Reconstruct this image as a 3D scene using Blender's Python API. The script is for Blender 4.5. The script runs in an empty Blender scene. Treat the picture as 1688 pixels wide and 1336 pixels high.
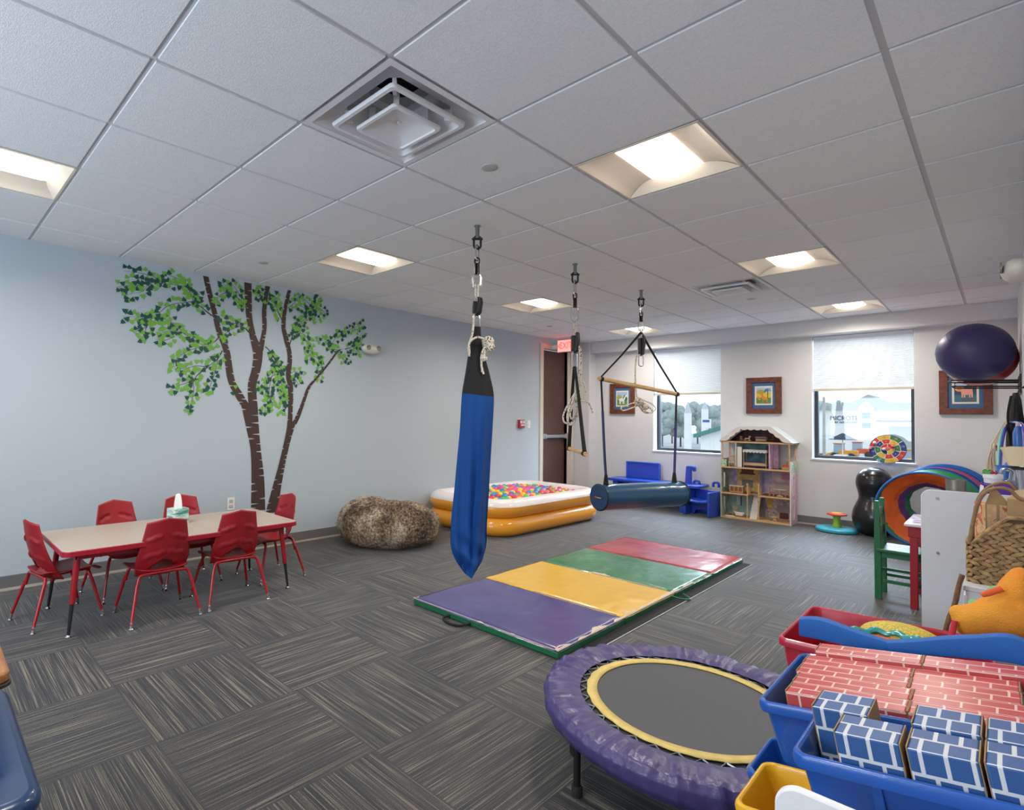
import bpy, bmesh, math, random
from mathutils import Vector, Matrix, Euler
random.seed(7)
PI = math.pi
C = bpy.context.scene.collection
S = bpy.context.scene

# ------------------------------------------------------------------ camera
F, PCX, PCY = 898.94, 844-154.29, 668-0.22
YAW, PITCH, ROLL, EYE = -0.8217, 0.0240, 0.01291, 1.2913
CZ = 2.586          # ceiling height
XL, XR = -4.952, 0.10
YB, YS, Y0 = 8.42, 8.257, -1.8
GX, GY, T = -2.1015, 1.2249, 0.6096
fw = Vector((math.sin(YAW)*math.cos(PITCH), math.cos(YAW)*math.cos(PITCH), math.sin(PITCH)))
rt = Vector((math.cos(YAW), -math.sin(YAW), 0)); up = rt.cross(fw)
rt, up = (math.cos(ROLL)*rt+math.sin(ROLL)*up), (-math.sin(ROLL)*rt+math.cos(ROLL)*up)
cam = bpy.data.cameras.new('camera'); camo = bpy.data.objects.new('camera', cam); C.objects.link(camo)
camo.matrix_world = Matrix(((rt.x, up.x, -fw.x, 0), (rt.y, up.y, -fw.y, 0), (rt.z, up.z, -fw.z, EYE), (0, 0, 0, 1)))
cam.sensor_width = 36; cam.lens = F/1688*36
cam.shift_x = (844-PCX)/1688; cam.shift_y = -(668-PCY)/1688
cam.clip_start = 0.03; cam.clip_end = 600
S.camera = camo
# ------------------------------------------------------------------ light
EXPOSURE = 1.5
SKY, LAMP, TUBE, DAY, REAR = 0.62, 2.9, 7.3, 250.0, 36.0
S.view_settings.view_transform = 'Standard'; S.view_settings.look = 'None'
S.view_settings.exposure = EXPOSURE; S.view_settings.gamma = 1; S.view_settings.use_curve_mapping = False
w = bpy.data.worlds.new('sky'); S.world = w; w.use_nodes = True
bg = w.node_tree.nodes['Background']; bg.inputs[0].default_value = (0.80, 0.90, 1.0, 1); bg.inputs[1].default_value = SKY

for wx in (-3.226, -1.189):          # bright sky close outside each window
    al = bpy.data.lights.new('window_daylight', 'AREA'); al.shape = 'RECTANGLE'; al.size = 1.3; al.size_y = 2.6; al.energy = DAY; al.color = (.70, .84, 1)
    alo = bpy.data.objects.new('window_daylight', al); C.objects.link(alo); alo.location = (wx, 10.1, 3.25)
    alo.rotation_euler = (Vector((wx-2.1, 5.4, 1.1))-alo.location).to_track_quat('-Z', 'Y').to_euler()
al = bpy.data.lights.new('added_rear_daylight', 'AREA'); al.shape = 'RECTANGLE'; al.size = 3.0; al.size_y = 1.4; al.energy = REAR; al.color = (.72, .86, 1)  # added lamp: daylight through an invented opening behind the camera
alo = bpy.data.objects.new('added_rear_daylight', al); C.objects.link(alo); alo.location = (-1.9, Y0-.5, 1.35)
alo.rotation_euler = (Vector((-1.7, 1.6, 2.6))-alo.location).to_track_quat('-Z', 'Y').to_euler()
def at(px, py, ax, v):
    """the point where the line of sight through a measured pixel meets the plane axis=v"""
    d = fw + (px-PCX)/F*rt - (py-PCY)/F*up
    t = (v-(EYE if ax == 2 else 0))/d[ax]
    return Vector((0, 0, EYE)) + d*t

# ------------------------------------------------------------------ materials
def lin(c):
    if isinstance(c, str):
        c = [int(c[i:i+2], 16)/255 for i in (0, 2, 4)]
        c = [x/12.92 if x <= .04045 else ((x+.055)/1.055)**2.4 for x in c]
    return (c[0], c[1], c[2], 1)
MATS = {}
def mat(name, col, rough=.5, metal=0, spec=.5, noise=0, nscale=20, bump=0, bscale=60, emit=0, trans=0, coat=0, col2=None):
    if name in MATS: return MATS[name]
    m = bpy.data.materials.new(name); m.use_nodes = True; N = m.node_tree.nodes; L = m.node_tree.links
    b = N['Principled BSDF']; c = lin(col)
    b.inputs['Base Color'].default_value = c; b.inputs['Roughness'].default_value = rough
    b.inputs['Metallic'].default_value = metal; b.inputs['Specular IOR Level'].default_value = spec
    b.inputs['Coat Weight'].default_value = coat; b.inputs['Transmission Weight'].default_value = trans
    if emit:
        b.inputs['Emission Color'].default_value = c; b.inputs['Emission Strength'].default_value = emit
    if noise or bump:
        tc = N.new('ShaderNodeTexCoord')
    if noise or col2:
        tc = N.new('ShaderNodeTexCoord')
        n = N.new('ShaderNodeTexNoise'); n.inputs['Scale'].default_value = nscale; n.inputs['Detail'].default_value = 4
        L.new(tc.outputs['Object'], n.inputs['Vector'])
        r = N.new('ShaderNodeValToRGB'); L.new(n.outputs['Fac'], r.inputs[0])
        c2 = lin(col2) if col2 else tuple(x*(1-noise) for x in c[:3])+(1,)
        r.color_ramp.elements[0].color = c2; r.color_ramp.elements[0].position = .35
        r.color_ramp.elements[1].color = c; r.color_ramp.elements[1].position = .65
        L.new(r.outputs[0], b.inputs['Base Color'])
    if bump:
        n2 = N.new('ShaderNodeTexNoise'); n2.inputs['Scale'].default_value = bscale; n2.inputs['Detail'].default_value = 3
        L.new(tc.outputs['Object'], n2.inputs['Vector'])
        bp = N.new('ShaderNodeBump'); bp.inputs['Strength'].default_value = bump; bp.inputs['Distance'].default_value = .01
        L.new(n2.outputs['Fac'], bp.inputs['Height']); L.new(bp.outputs[0], b.inputs['Normal'])
    MATS[name] = m
    return m
def node_mat(name):
    m = bpy.data.materials.new(name); m.use_nodes = True; MATS[name] = m
    return m, m.node_tree.nodes, m.node_tree.links, m.node_tree.nodes['Principled BSDF']
def math_n(N, L, op, a, b=None):
    n = N.new('ShaderNodeMath'); n.operation = op
    for i, x in enumerate((a, b)):
        if x is None: continue
        if hasattr(x, 'links'): L.new(x, n.inputs[i])
        else: n.inputs[i].default_value = x
    return n.outputs[0]
def ramp(N, L, fac, stops):
    r = N.new('ShaderNodeValToRGB'); L.new(fac, r.inputs[0]); e = r.color_ramp.elements
    while len(e) < len(stops): e.new(.5)
    for i, (p, c) in enumerate(stops): e[i].position = p; e[i].color = lin(c)
    return r.outputs[0]

def carpet_mat():
    m, N, L, b = node_mat('carpet_tiles')
    tc = N.new('ShaderNodeTexCoord'); sp = N.new('ShaderNodeSeparateXYZ'); L.new(tc.outputs['Object'], sp.inputs[0])
    fx = math_n(N, L, 'DIVIDE', math_n(N, L, 'SUBTRACT', sp.outputs[0], -2.2829), T)
    fy = math_n(N, L, 'DIVIDE', math_n(N, L, 'SUBTRACT', sp.outputs[1], .7404), T)
    ix = math_n(N, L, 'FLOOR', fx); iy = math_n(N, L, 'FLOOR', fy)
    par = math_n(N, L, 'FLOORED_MODULO', math_n(N, L, 'ADD', ix, iy), 2.0)
    def mixf(a, b2):
        n = N.new('ShaderNodeMix'); n.data_type = 'FLOAT'; L.new(par, n.inputs[0]); L.new(a, n.inputs[2]); L.new(b2, n.inputs[3]); return n.outputs[0]
    across = mixf(fx, fy); along = mixf(fy, fx)     # even: lines run along y
    ident = math_n(N, L, 'ADD', math_n(N, L, 'MULTIPLY', ix, 7.31), math_n(N, L, 'MULTIPLY', iy, 3.77))
    def streak(a, l, detail=3, rough=.6):
        cv = N.new('ShaderNodeCombineXYZ')
        L.new(math_n(N, L, 'MULTIPLY', across, a), cv.inputs[0]); L.new(math_n(N, L, 'MULTIPLY', along, l), cv.inputs[1]); L.new(ident, cv.inputs[2])
        n = N.new('ShaderNodeTexNoise'); n.inputs['Scale'].default_value = 1; n.inputs['Detail'].default_value = detail; n.inputs['Roughness'].default_value = rough
        L.new(cv.outputs[0], n.inputs['Vector']); return n.outputs['Fac']
    s1 = streak(230, 1.5, 2, .5); s2 = streak(60, .8, 3)
    n3 = N.new('ShaderNodeTexNoise'); n3.inputs['Scale'].default_value = 260; L.new(tc.outputs['Object'], n3.inputs['Vector'])
    v = math_n(N, L, 'ADD', math_n(N, L, 'MULTIPLY', s1, .62), math_n(N, L, 'MULTIPLY', s2, .38))
    v = math_n(N, L, 'ADD', v, math_n(N, L, 'MULTIPLY', math_n(N, L, 'SUBTRACT', n3.outputs['Fac'], .5), .22))
    col = ramp(N, L, v, [(.40, '12151e'), (.465, '26272e'), (.54, '3d3b38'), (.64, '827c6d')])
    # dark seam lines
    def edge(f):
        fr = math_n(N, L, 'FRACT', f); a = math_n(N, L, 'ABSOLUTE', math_n(N, L, 'SUBTRACT', fr, .5))
        return math_n(N, L, 'GREATER_THAN', a, .492)
    e = math_n(N, L, 'MAXIMUM', edge(fx), edge(fy))
    mx = N.new('ShaderNodeMix'); mx.data_type = 'RGBA'; L.new(math_n(N, L, 'MULTIPLY', e, .6), mx.inputs[0]); L.new(col, mx.inputs[6]); mx.inputs[7].default_value = lin('24262e')
    L.new(mx.outputs[2], b.inputs['Base Color'])
    b.inputs['Roughness'].default_value = .62; b.inputs['Specular IOR Level'].default_value = .45
    b.inputs['Sheen Weight'].default_value = .25; b.inputs['Sheen Roughness'].default_value = .4
    bp = N.new('ShaderNodeBump'); bp.inputs['Strength'].default_value = .5; bp.inputs['Distance'].default_value = .004
    L.new(v, bp.inputs['Height']); L.new(bp.outputs[0], b.inputs['Normal'])
    return m
def brick_mat(name, c1, mortar, bw, rh, ms=.012, rough=.35, print_=None):
    m, N, L, b = node_mat(name)
    uv = N.new('ShaderNodeUVMap'); uv.uv_map = 'uv'
    t = N.new('ShaderNodeTexBrick'); L.new(uv.outputs[0], t.inputs['Vector'])
    t.inputs['Scale'].default_value = 1; t.inputs['Brick Width'].default_value = bw; t.inputs['Row Height'].default_value = rh
    t.inputs['Mortar Size'].default_value = ms; t.inputs['Mortar Smooth'].default_value = .2
    t.inputs['Color1'].default_value = lin(c1); t.inputs['Color2'].default_value = lin(c1); t.inputs['Mortar'].default_value = lin(mortar)
    L.new(t.outputs[0], b.inputs['Base Color']); b.inputs['Roughness'].default_value = rough
    return m
def wood_mat(name, c1, c2, rough=.5, sc=(3, 3, 40)):
    m, N, L, b = node_mat(name)
    tc = N.new('ShaderNodeTexCoord'); mp = N.new('ShaderNodeMapping'); mp.inputs['Scale'].default_value = sc
    L.new(tc.outputs['Object'], mp.inputs[0]); n = N.new('ShaderNodeTexNoise'); n.inputs['Scale'].default_value = 3; n.inputs['Detail'].default_value = 5
    L.new(mp.outputs[0], n.inputs['Vector']); L.new(ramp(N, L, n.outputs['Fac'], [(.35, c1), (.65, c2)]), b.inputs['Base Color'])
    b.inputs['Roughness'].default_value = rough
    return m

# ------------------------------------------------------------------ mesh building
class MB:
    def __init__(s): s.v = []; s.f = []; s.m = []
    def add(s, vs, fs, mi=0):
        n = len(s.v); s.v += [tuple(v) for v in vs]; s.f += [tuple(i+n for i in f) for f in fs]; s.m += [mi]*len(fs); return s
    def box(s, x0, x1, y0, y1, z0, z1, mi=0, M=None):
        vs = [Vector((x, y, z)) for x in (x0, x1) for y in (y0, y1) for z in (z0, z1)]
        if M: vs = [M @ v for v in vs]
        return s.add(vs, [(0, 1, 3, 2), (4, 6, 7, 5), (0, 4, 5, 1), (2, 3, 7, 6), (0, 2, 6, 4), (1, 5, 7, 3)], mi)
    def rbox(s, c, size, mi=0, rz=0, rx=0, ry=0):
        M = Matrix.Translation(c) @ Euler((rx, ry, rz)).to_matrix().to_4x4(); a, b, d = [x/2 for x in size]
        return s.box(-a, a, -b, b, -d, d, mi, M)
    def rings(s, rs, mi=0, caps=True, closed=True):
        n = len(rs[0]); vs = [p for r in rs for p in r]; fs = []
        for i in range(len(rs)-1):
            for j in range(n if closed else n-1):
                k = (j+1) % n; fs.append((i*n+j, i*n+k, (i+1)*n+k, (i+1)*n+j))
        if caps and closed: fs += [tuple(range(n-1, -1, -1)), tuple(range((len(rs)-1)*n, len(rs)*n))]
        return s.add(vs, fs, mi)
    def cyl(s, p0, p1, r0, r1=None, n=16, mi=0, caps=True):
        return s.tube([p0, p1], [r0, r0 if r1 is None else r1], n, mi=mi, caps=caps)
    def tube(s, pts, r, n=10, closed=False, mi=0, caps=True):
        pts = [Vector(p) for p in pts]; m = len(pts); R = r if isinstance(r, (list, tuple)) else [r]*m
        rs = []; prev = None
        for i in range(m):
            a = pts[(i-1) % m] if (closed or i) else pts[i]; b = pts[(i+1) % m] if (closed or i < m-1) else pts[i]
            t = (b-a)
            t = t.normalized() if t.length > 1e-9 else Vector((0, 0, 1))
            if prev is None:
                u = t.orthogonal().normalized()
                if abs(t.z) < .99: u = t.cross(Vector((0, 0, 1))).normalized()
            else:
                u = (prev-t*prev.dot(t)); u = u.normalized() if u.length > 1e-6 else t.orthogonal().normalized()
            prev = u; v = t.cross(u)
            rs.append([pts[i]+R[i]*(math.cos(2*PI*k/n)*u+math.sin(2*PI*k/n)*v) for k in range(n)])
        if closed: rs.append(rs[0]); return s.rings(rs, mi, False)
        return s.rings(rs, mi, caps)
    def lathe(s, prof, n=24, c=(0, 0, 0), mi=0, sx=1, sy=1, fn=None):
        rs = []
        for i, (r, z) in enumerate(prof):
            ring = []
            for k in range(n):
                a = 2*PI*k/n; rr = r if fn is None else fn(r, z, a, i)
                if isinstance(rr, tuple): rr, zz = rr
                else: zz = z
                ring.append((c[0]+rr*math.cos(a)*sx, c[1]+rr*math.sin(a)*sy, c[2]+zz))
            rs.append(ring)
        return s.rings(rs, mi, True)
    def sphere(s, c, r, n=16, m=10, mi=0):
        rr = r if isinstance(r, (tuple, list)) else (r, r, r)
        pr = [(math.sin(PI*i/m), -math.cos(PI*i/m)) for i in range(m+1)]
        rs = [[(c[0]+rr[0]*max(a, .001)*math.cos(2*PI*k/n), c[1]+rr[1]*max(a, .001)*math.sin(2*PI*k/n), c[2]+rr[2]*b) for k in range(n)] for a, b in pr]
        return s.rings(rs, mi, True)
    def prism(s, poly, a0, a1, ax='z', mi=0, mis=None):
        """2D polygon extruded; ax z:(x,y) y:(x,z) x:(y,z)"""
        def P(p, a): return {'z': (p[0], p[1], a), 'y': (p[0], a, p[1]), 'x': (a, p[0], p[1])}[ax]
        n = len(poly); vs = [P(p, a0) for p in poly]+[P(p, a1) for p in poly]
        s.add(vs, [tuple(range(n-1, -1, -1)), tuple(range(n, 2*n))], mi)
        k = len(s.v)-2*n
        for i in range(n):
            j = (i+1) % n; s.f.append((k+i, k+j, k+n+j, k+n+i)); s.m.append(mi if mis is None else mis)
        return s
    def grid(s, fn, nu, nv, mi=0, skip=None):
        vs = [fn(i/nu, j/nv) for j in range(nv+1) for i in range(nu+1)]
        fs = [(j*(nu+1)+i, j*(nu+1)+i+1, (j+1)*(nu+1)+i+1, (j+1)*(nu+1)+i) for j in range(nv) for i in range(nu) if not (skip and skip((i+.5)/nu, (j+.5)/nv))]
        return s.add(vs, fs, mi)
    def build(s, name, mats, parent=None, smooth=True, bevel=0, seg=2, solid=0, subd=0, ang=40, loc=None, rz=0, keep=False):
        me = bpy.data.meshes.new(name); me.from_pydata(s.v, [], s.f)
        for m in (mats if isinstance(mats, (list, tuple)) else [mats]): me.materials.append(m)
        me.polygons.foreach_set('material_index', s.m)
        if not keep:
            bm = bmesh.new(); bm.from_mesh(me); bmesh.ops.recalc_face_normals(bm, faces=bm.faces); bm.to_mesh(me); bm.free()
        uv = me.uv_layers.new(name='uv')
        for p in me.polygons:
            nx, ny, nz = [abs(q) for q in p.normal]
            for li in p.loop_indices:
                c = me.vertices[me.loops[li].vertex_index].co
                uv.data[li].uv = (c.x, c.y) if nz >= nx and nz >= ny else ((c.x, c.z) if ny >= nx else (c.y, c.z))
        if smooth:
            me.shade_smooth()
            if not subd: me.set_sharp_from_angle(angle=math.radians(ang))
        else: me.shade_flat()
        o = bpy.data.objects.new(name, me); C.objects.link(o)
        if parent: o.parent = parent
        if loc: o.location = loc
        if rz: o.rotation_euler.z = rz
        if solid:
            d = o.modifiers.new('solid', 'SOLIDIFY'); d.thickness = solid; d.offset = 0
        if bevel:
            d = o.modifiers.new('bevel', 'BEVEL'); d.width = bevel; d.segments = seg; d.limit_method = 'ANGLE'; d.angle_limit = math.radians(35)
        if subd:
            d = o.modifiers.new('sub', 'SUBSURF'); d.levels = subd; d.render_levels = subd
        return o
def tag(o, label, cat, group=None, kind=None):
    if label: o['label'] = label
    if cat: o['category'] = cat
    if group: o['group'] = group
    if kind: o['kind'] = kind
    return o
def thing(name, label, cat, loc=(0, 0, 0), rz=0, group=None):
    o = bpy.data.objects.new(name, None); C.objects.link(o); o.empty_display_size = .05
    o.location = loc; o.rotation_euler = (0, 0, rz); return tag(o, label, cat, group)
def struct(o): o['kind'] = 'structure'; return o
def dup(root, loc=None, rz=None, label=None, group=None):
    def cp(o, par):
        c = o.copy(); C.objects.link(c); c.parent = par
        for ch in [x for x in kids.get(o.name, [])]: cp(ch, c)
        return c
    kids = {}
    for o in C.objects:
        if o.parent: kids.setdefault(o.parent.name, []).append(o)
    r = cp(root, None)
    if loc is not None: r.location = loc
    if rz is not None: r.rotation_euler.z = rz
    if label: r['label'] = label
    if group: r['group'] = group
    return r
def rrect(x0, x1, y0, y1, r, n=5):
    out = []
    for cx, cy, a in ((x1-r, y1-r, 0), (x0+r, y1-r, 90), (x0+r, y0+r, 180), (x1-r, y0+r, 270)):
        for k in range(n+1):
            t = math.radians(a+90*k/n); out.append((cx+r*math.cos(t), cy+r*math.sin(t)))
    return out
def text(name, body, size, mtl, M, parent=None, depth=.0008, align='CENTER'):
    cu = bpy.data.curves.new(name, 'FONT'); cu.body = body; cu.size = size; cu.align_x = align; cu.align_y = 'CENTER'; cu.extrude = depth
    cu.materials.append(mtl); tmp = bpy.data.objects.new(name, cu); C.objects.link(tmp)
    dg = bpy.context.evaluated_depsgraph_get(); me = bpy.data.meshes.new_from_object(tmp.evaluated_get(dg))
    bpy.data.objects.remove(tmp); o = bpy.data.objects.new(name, me); C.objects.link(o)
    if parent: o.parent = parent
    o.matrix_basis = M; return o
def smooth_path(pts, k=6):
    pts = [Vector(p) for p in pts]; out = []
    for i in range(len(pts)-1):
        p0 = pts[max(i-1, 0)]; p1 = pts[i]; p2 = pts[i+1]; p3 = pts[min(i+2, len(pts)-1)]
        for j in range(k):
            t = j/k
            out.append(.5*((2*p1)+(p2-p0)*t+(2*p0-5*p1+4*p2-p3)*t*t+(3*p1-p0-3*p2+p3)*t**3))
    return out+[pts[-1]]

# shared materials
M_wall_blue = mat('wall_paint_blue', 'b4bfc6', .75, bump=.15, bscale=300)
M_wall_gray = mat('wall_paint_gray', 'd6d6d7', .75, bump=.15, bscale=300)
M_tile = mat('ceiling_tile', 'f0f0f2', .9, noise=.07, nscale=120, bump=.25, bscale=250)
M_grid = mat('ceiling_grid_metal', 'c9c9cc', .5)
M_base = mat('baseboard_vinyl', '6f6d6c', .5)
M_cream = mat('frame_cream', 'cfc6b8', .5)
M_white = mat('white_plastic', 'e4e4e6', .35)
M_lam = mat('white_laminate', 'c9cace', .4)
M_chrome = mat('chrome', 'd8d8d8', .18, metal=1)
M_steel = mat('steel', '8d9296', .35, metal=1)
M_black = mat('black_metal', '17171a', .45)
M_blackf = mat('black_webbing', '141416', .8, bump=.4, bscale=400)
M_red = mat('red_painted_steel', 'a3101c', .3, coat=.3)
M_redp = mat('red_plastic', '9c1a22', .42, bump=.1, bscale=500)
M_wood = wood_mat('light_wood', 'b98d58', 'd9b684', .5)
# ================================================================== SETTING
struct(MB().box(XL-.15, XR+.12, Y0, YB+.25, -.12, 0).build('floor', carpet_mat(), smooth=False))
# ceiling: tegular tiles set in a T-bar grid
LIGHTS = [(-3, -2), (1, -2), (1, 2), (-3, 2), (-3, 6), (1, 6), (1, 10), (-3, 10)]
VENTS = [(0, 0), (0, 7)]
gap = .011
mb = MB()
xs = [XL]+[GX+i*T for i in range(-4, 4)]+[XR]; ys = [Y0]+[GY+j*T for j in range(-4, 12) if Y0 < GY+j*T < YS]+[YS]
cells = {(round(GX+i*T, 3), round(GY+j*T, 3)) for i, j in LIGHTS+VENTS}
for a in range(len(xs)-1):
    for b in range(len(ys)-1):
        if (round(xs[a], 3), round(ys[b], 3)) in cells: continue
        x0, x1, y0, y1 = xs[a]+gap, xs[a+1]-gap, ys[b]+gap, ys[b+1]-gap
        if x1-x0 < .02 or y1-y0 < .02: continue
        if a == 0: x0 = XL
        if a == len(xs)-2: x1 = XR
        if b == len(ys)-2: y1 = YS
        mb.box(x0, x1, y0, y1, CZ, CZ+.02)
mb.box(XL-.1, XR+.1, Y0, YB+.2, CZ+.30, CZ+.36)  # unseen slab above the tiles, added to stop sky light leaking in
ceil = struct(mb.build('ceiling', M_tile, smooth=False))
mb = MB()
for x in xs[1:-1]: mb.box(x-.0125, x+.0125, Y0, YS, CZ+.008, CZ+.014)
for y in ys[1:-1]: mb.box(XL, XR, y-.0125, y+.0125, CZ+.0075, CZ+.0135)
mb.build('ceiling_grid', M_grid, ceil, smooth=False)

# walls
struct(MB().box(XL-.15, XL, Y0, 7.27, 0, CZ+.3).box(XL-.15, XL, 7.27, 7.975, 2.42, CZ+.3).box(XL-.15, XL, 7.975, YB+.15, 0, CZ+.3).build('wall_left', M_wall_blue, smooth=False))
struct(MB().box(XR, XR+.12, Y0, YB+.15, 0, CZ+.3).build('wall_right', M_wall_gray, smooth=False))
W1 = (-3.71, -2.742, .832, 2.40); W2 = (-1.68, -.698, .836, 2.40)
mb = MB(); yb2 = YB+.25
mb.box(XL-.15, W1[0], YB, yb2, 0, CZ+.3).box(W1[1], W2[0], YB, yb2, 0, CZ+.3).box(W2[1], XR+.12, YB, yb2, 0, CZ+.3)
for q in (W1, W2): mb.box(q[0], q[1], YB, yb2, 0, q[2]).box(q[0], q[1], YB, yb2, q[3], CZ+.3)
struct(mb.build('wall_back', M_wall_gray, smooth=False))
mb = MB().box(-4.683, XR, YS, YB, 2.40, CZ+.3)
struct(mb.build('trim_1', M_wall_gray, smooth=False))          # bulkhead over the windows
struct(MB().box(XL, -4.683, 8.205, YB, 0, CZ+.3).build('trim_2', M_wall_gray, smooth=False))   # corner pier
M_caulk = mat('baseboard_edge', 'b9b1a2', .6)
def base(name, x0, x1, y0, y1, ax):
    mb = MB().box(x0, x1, y0, y1, .018, .105)
    if ax == 'x': mb.box(x0, x1+.006, y0, y1, 0, .018, 1)
    else: mb.box(x0, x1, y0-.006, y1, 0, .018, 1)
    struct(mb.build(name, [M_base, M_caulk], smooth=False))
base('baseboard_left', XL, XL+.008, Y0, 7.18, 'x')
base('baseboard_back', -4.683, XR, YB-.008, YB, 'y')
mb = MB().box(XR-.008, XR, Y0, YB-.01, 0, .105); struct(mb.build('baseboard_right', M_base, smooth=False))

# door with crash bar
M_door = wood_mat('door_veneer', '4a2c24', '5f3b30', .45, (30, 30, 2))
d = thing('door_1', None, None, (XL, 7.27, 0)); d['kind'] = 'structure'
MB().box(-.09, -.045, .01, .70, .01, 2.40).build('door_leaf', M_door, d, smooth=False)
mb = MB().box(-.13, .02, -.085, 0, 0, 2.50).box(-.13, .02, 0, .715, 2.415, 2.50).box(-.13, .012, .705, .78, 0, 2.50).box(-.13, .028, .78, .86, 0, 2.50).box(-.13, .012, .86, .90, 0, 2.50)
mb.build('door_frame', M_cream, d, smooth=False, bevel=.004)
bar = MB().box(-.045, .03, .0, .09, .985, 1.065).box(-.045, .035, .60, .70, .985, 1.065).box(-.0, .04, .03, .70, 1.0, 1.05)
bar.build('crash_bar', mat('brushed_steel', 'a9adaf', .3, metal=.8), d, bevel=.006)

struct(MB().box(XL, -4.0, Y0-.12, Y0, 0, CZ+.3).box(-.9, XR, Y0-.12, Y0, 0, CZ+.3).box(-4.0, -.9, Y0-.12, Y0, 0, .85).box(-4.0, -.9, Y0-.12, Y0, 2.35, CZ+.3).build('wall_near', M_wall_gray, smooth=False))  # invented wall behind the camera; its opening lets the added daylight in
# windows
M_frame = mat('window_frame_dark', '23262c', .4); M_reveal = mat('window_reveal_white', 'dfe3ea', .5)
def glass_mat():
    m, N, L, b = node_mat('window_glass'); t = N.new('ShaderNodeBsdfTransparent'); t.inputs[0].default_value = (.93, .96, .97, 1)
    g = N.new('ShaderNodeBsdfGlossy'); g.inputs['Roughness'].default_value = .02; mx = N.new('ShaderNodeMixShader'); mx.inputs[0].default_value = .05
    L.new(t.outputs[0], mx.inputs[1]); L.new(g.outputs[0], mx.inputs[2]); L.new(mx.outputs[0], N['Material Output'].inputs[0]); return m
M_glass = glass_mat()
def shade_mat():
    m, N, L, b = node_mat('cellular_shade_fabric'); d1 = N.new('ShaderNodeBsdfDiffuse'); d1.inputs[0].default_value = lin('e8edf0')
    t = N.new('ShaderNodeBsdfTranslucent'); t.inputs[0].default_value = lin('e6eef2'); mx = N.new('ShaderNodeMixShader'); mx.inputs[0].default_value = .02
    L.new(d1.outputs[0], mx.inputs[1]); L.new(t.outputs[0], mx.inputs[2]); L.new(mx.outputs[0], N['Material Output'].inputs[0]); return m
M_shade = shade_mat()
for n, q, sz in ((1, W1, 1.69), (2, W2, 1.70)):
    x0, x1, z0, z1 = q
    wn = thing('window_%d' % n, None, None, ((x0+x1)/2, YB, z0)); wn['kind'] = 'structure'; hw = (x1-x0)/2; h = z1-z0
    mb = MB().box(-hw, -hw+.006, .0, .24, 0, h).box(hw-.006, hw, 0, .24, 0, h).box(-hw, hw, 0, .24, h-.006, h)
    mb.box(-hw-.012, hw+.012, -.012, .24, -.012, .006).build('window_reveal', M_reveal, wn, smooth=False)
    f = .045; mb = MB(); ya, ybb = .13, .19
    mb.box(-hw+.006, -hw+f, ya, ybb, .006, h-.006).box(hw-f, hw-.006, ya, ybb, .006, h-.006).box(-hw+f, hw-f, ya, ybb, .006, f).box(-hw+f, hw-f, ya, ybb, h-f, h-.006)
    fr = mb.build('window_frame', M_frame, wn, smooth=False)
    MB().box(-hw+f, hw-f, .155, .161, f, h-f).build('pane', M_glass, fr, smooth=False)
    # pleated shade
    s = thing('window_shade', ['white cellular shade half drawn over the left window, behind the bolster swing', 'white cellular shade half drawn over the right window, beside the purple ball'][n-1], 'blind', ((x0+x1)/2, YB+.06, sz))
    H = z1-.01-sz; rows = 44; pts = []
    for i in range(rows*2+1): pts.append((0 if i % 2 else -.008, .03+(H-.06)*i/(rows*2)))
    mb = MB(); W = hw-.012
    mb.add([(-W, p[0], p[1]) for p in pts]+[(W, p[0], p[1]) for p in pts], [(i, i+1, i+2+len(pts)-1, i+len(pts)) for i in range(len(pts)-1)])
    mb.build('pleats', M_shade, s, smooth=False)
    MB().box(-W, W, -.018, .012, 0, .03).build('bottom_rail', mat('shade_rail', 'c9bfae', .5), s, bevel=.003)
    MB().box(-W, W, -.03, .03, H-.04, H).build('head_rail', M_white, s, bevel=.003)

# ---- ceiling lights
M_troff = mat('troffer_enamel', 'e2d9cc', .5); M_lens = mat('lamp_lens', 'fff1dc', .4, emit=LAMP)
def troffer(i, j, label):
    t = thing('ceiling_light', label, 'light', (GX+(i+.5)*T, GY+(j+.5)*T, CZ), 0, 'square ceiling lights')
    h = T/2-.004; k = .05; cut = .06
    mb = MB(); n = 8
    def wing(sg):
        def fn(u, v):
            x = h-.012+(0.132-h+.012)*u; z = k*math.sin(u*PI/2)**.7
            yy = (h-.012)-(cut*math.sin(u*PI/2)); return (sg*x, -yy+2*yy*v, z)
        mb.grid(fn, n, 1)
    wing(1); wing(-1)
    for sg in (1, -1):
        def fe(u, v):
            x = (h-.012)*(2*u-1); ax = abs(x)
            uu = 1 if ax < .132 else (h-.012-ax)/(h-.012-.132)
            zz = k*math.sin(uu*PI/2)**.8; yt = (h-.012)-cut*math.sin(uu*PI/2)
            return (x, sg*((h-.012)+(yt-(h-.012))*v), zz*v)
        mb.grid(fe, 24, 4)
    mb.box(-h, h, -h, -h+.012, 0, .004).box(-h, h, h-.012, h, 0, .004).box(-h, -h+.012, -h, h, 0, .004).box(h-.012, h, -h, h, 0, .004)
    mb.box(-h, h, -h, h, k+.02, k+.03)
    mb.build('housing', M_troff, t)
    def fl(u, v):
        x = .132*(2*u-1); e = min(1, min(v, 1-v)/.06); yy = h-.012-cut
        return (x, -yy+2*yy*v, k-.003-.040*math.cos((2*u-1)*PI/2)*e)
    MB().grid(fl, 10, 18).build('diffuser', M_lens, t)
    al = bpy.data.lights.new('tube', 'AREA'); al.shape = 'RECTANGLE'; al.size = .20; al.size_y = .42; al.energy = TUBE; al.color = (1, .93, .83); al.spread = math.radians(160)
    ao = bpy.data.objects.new('tube', al); C.objects.link(ao); ao.parent = t; ao.location = (0, 0, .003)
    return t
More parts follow.
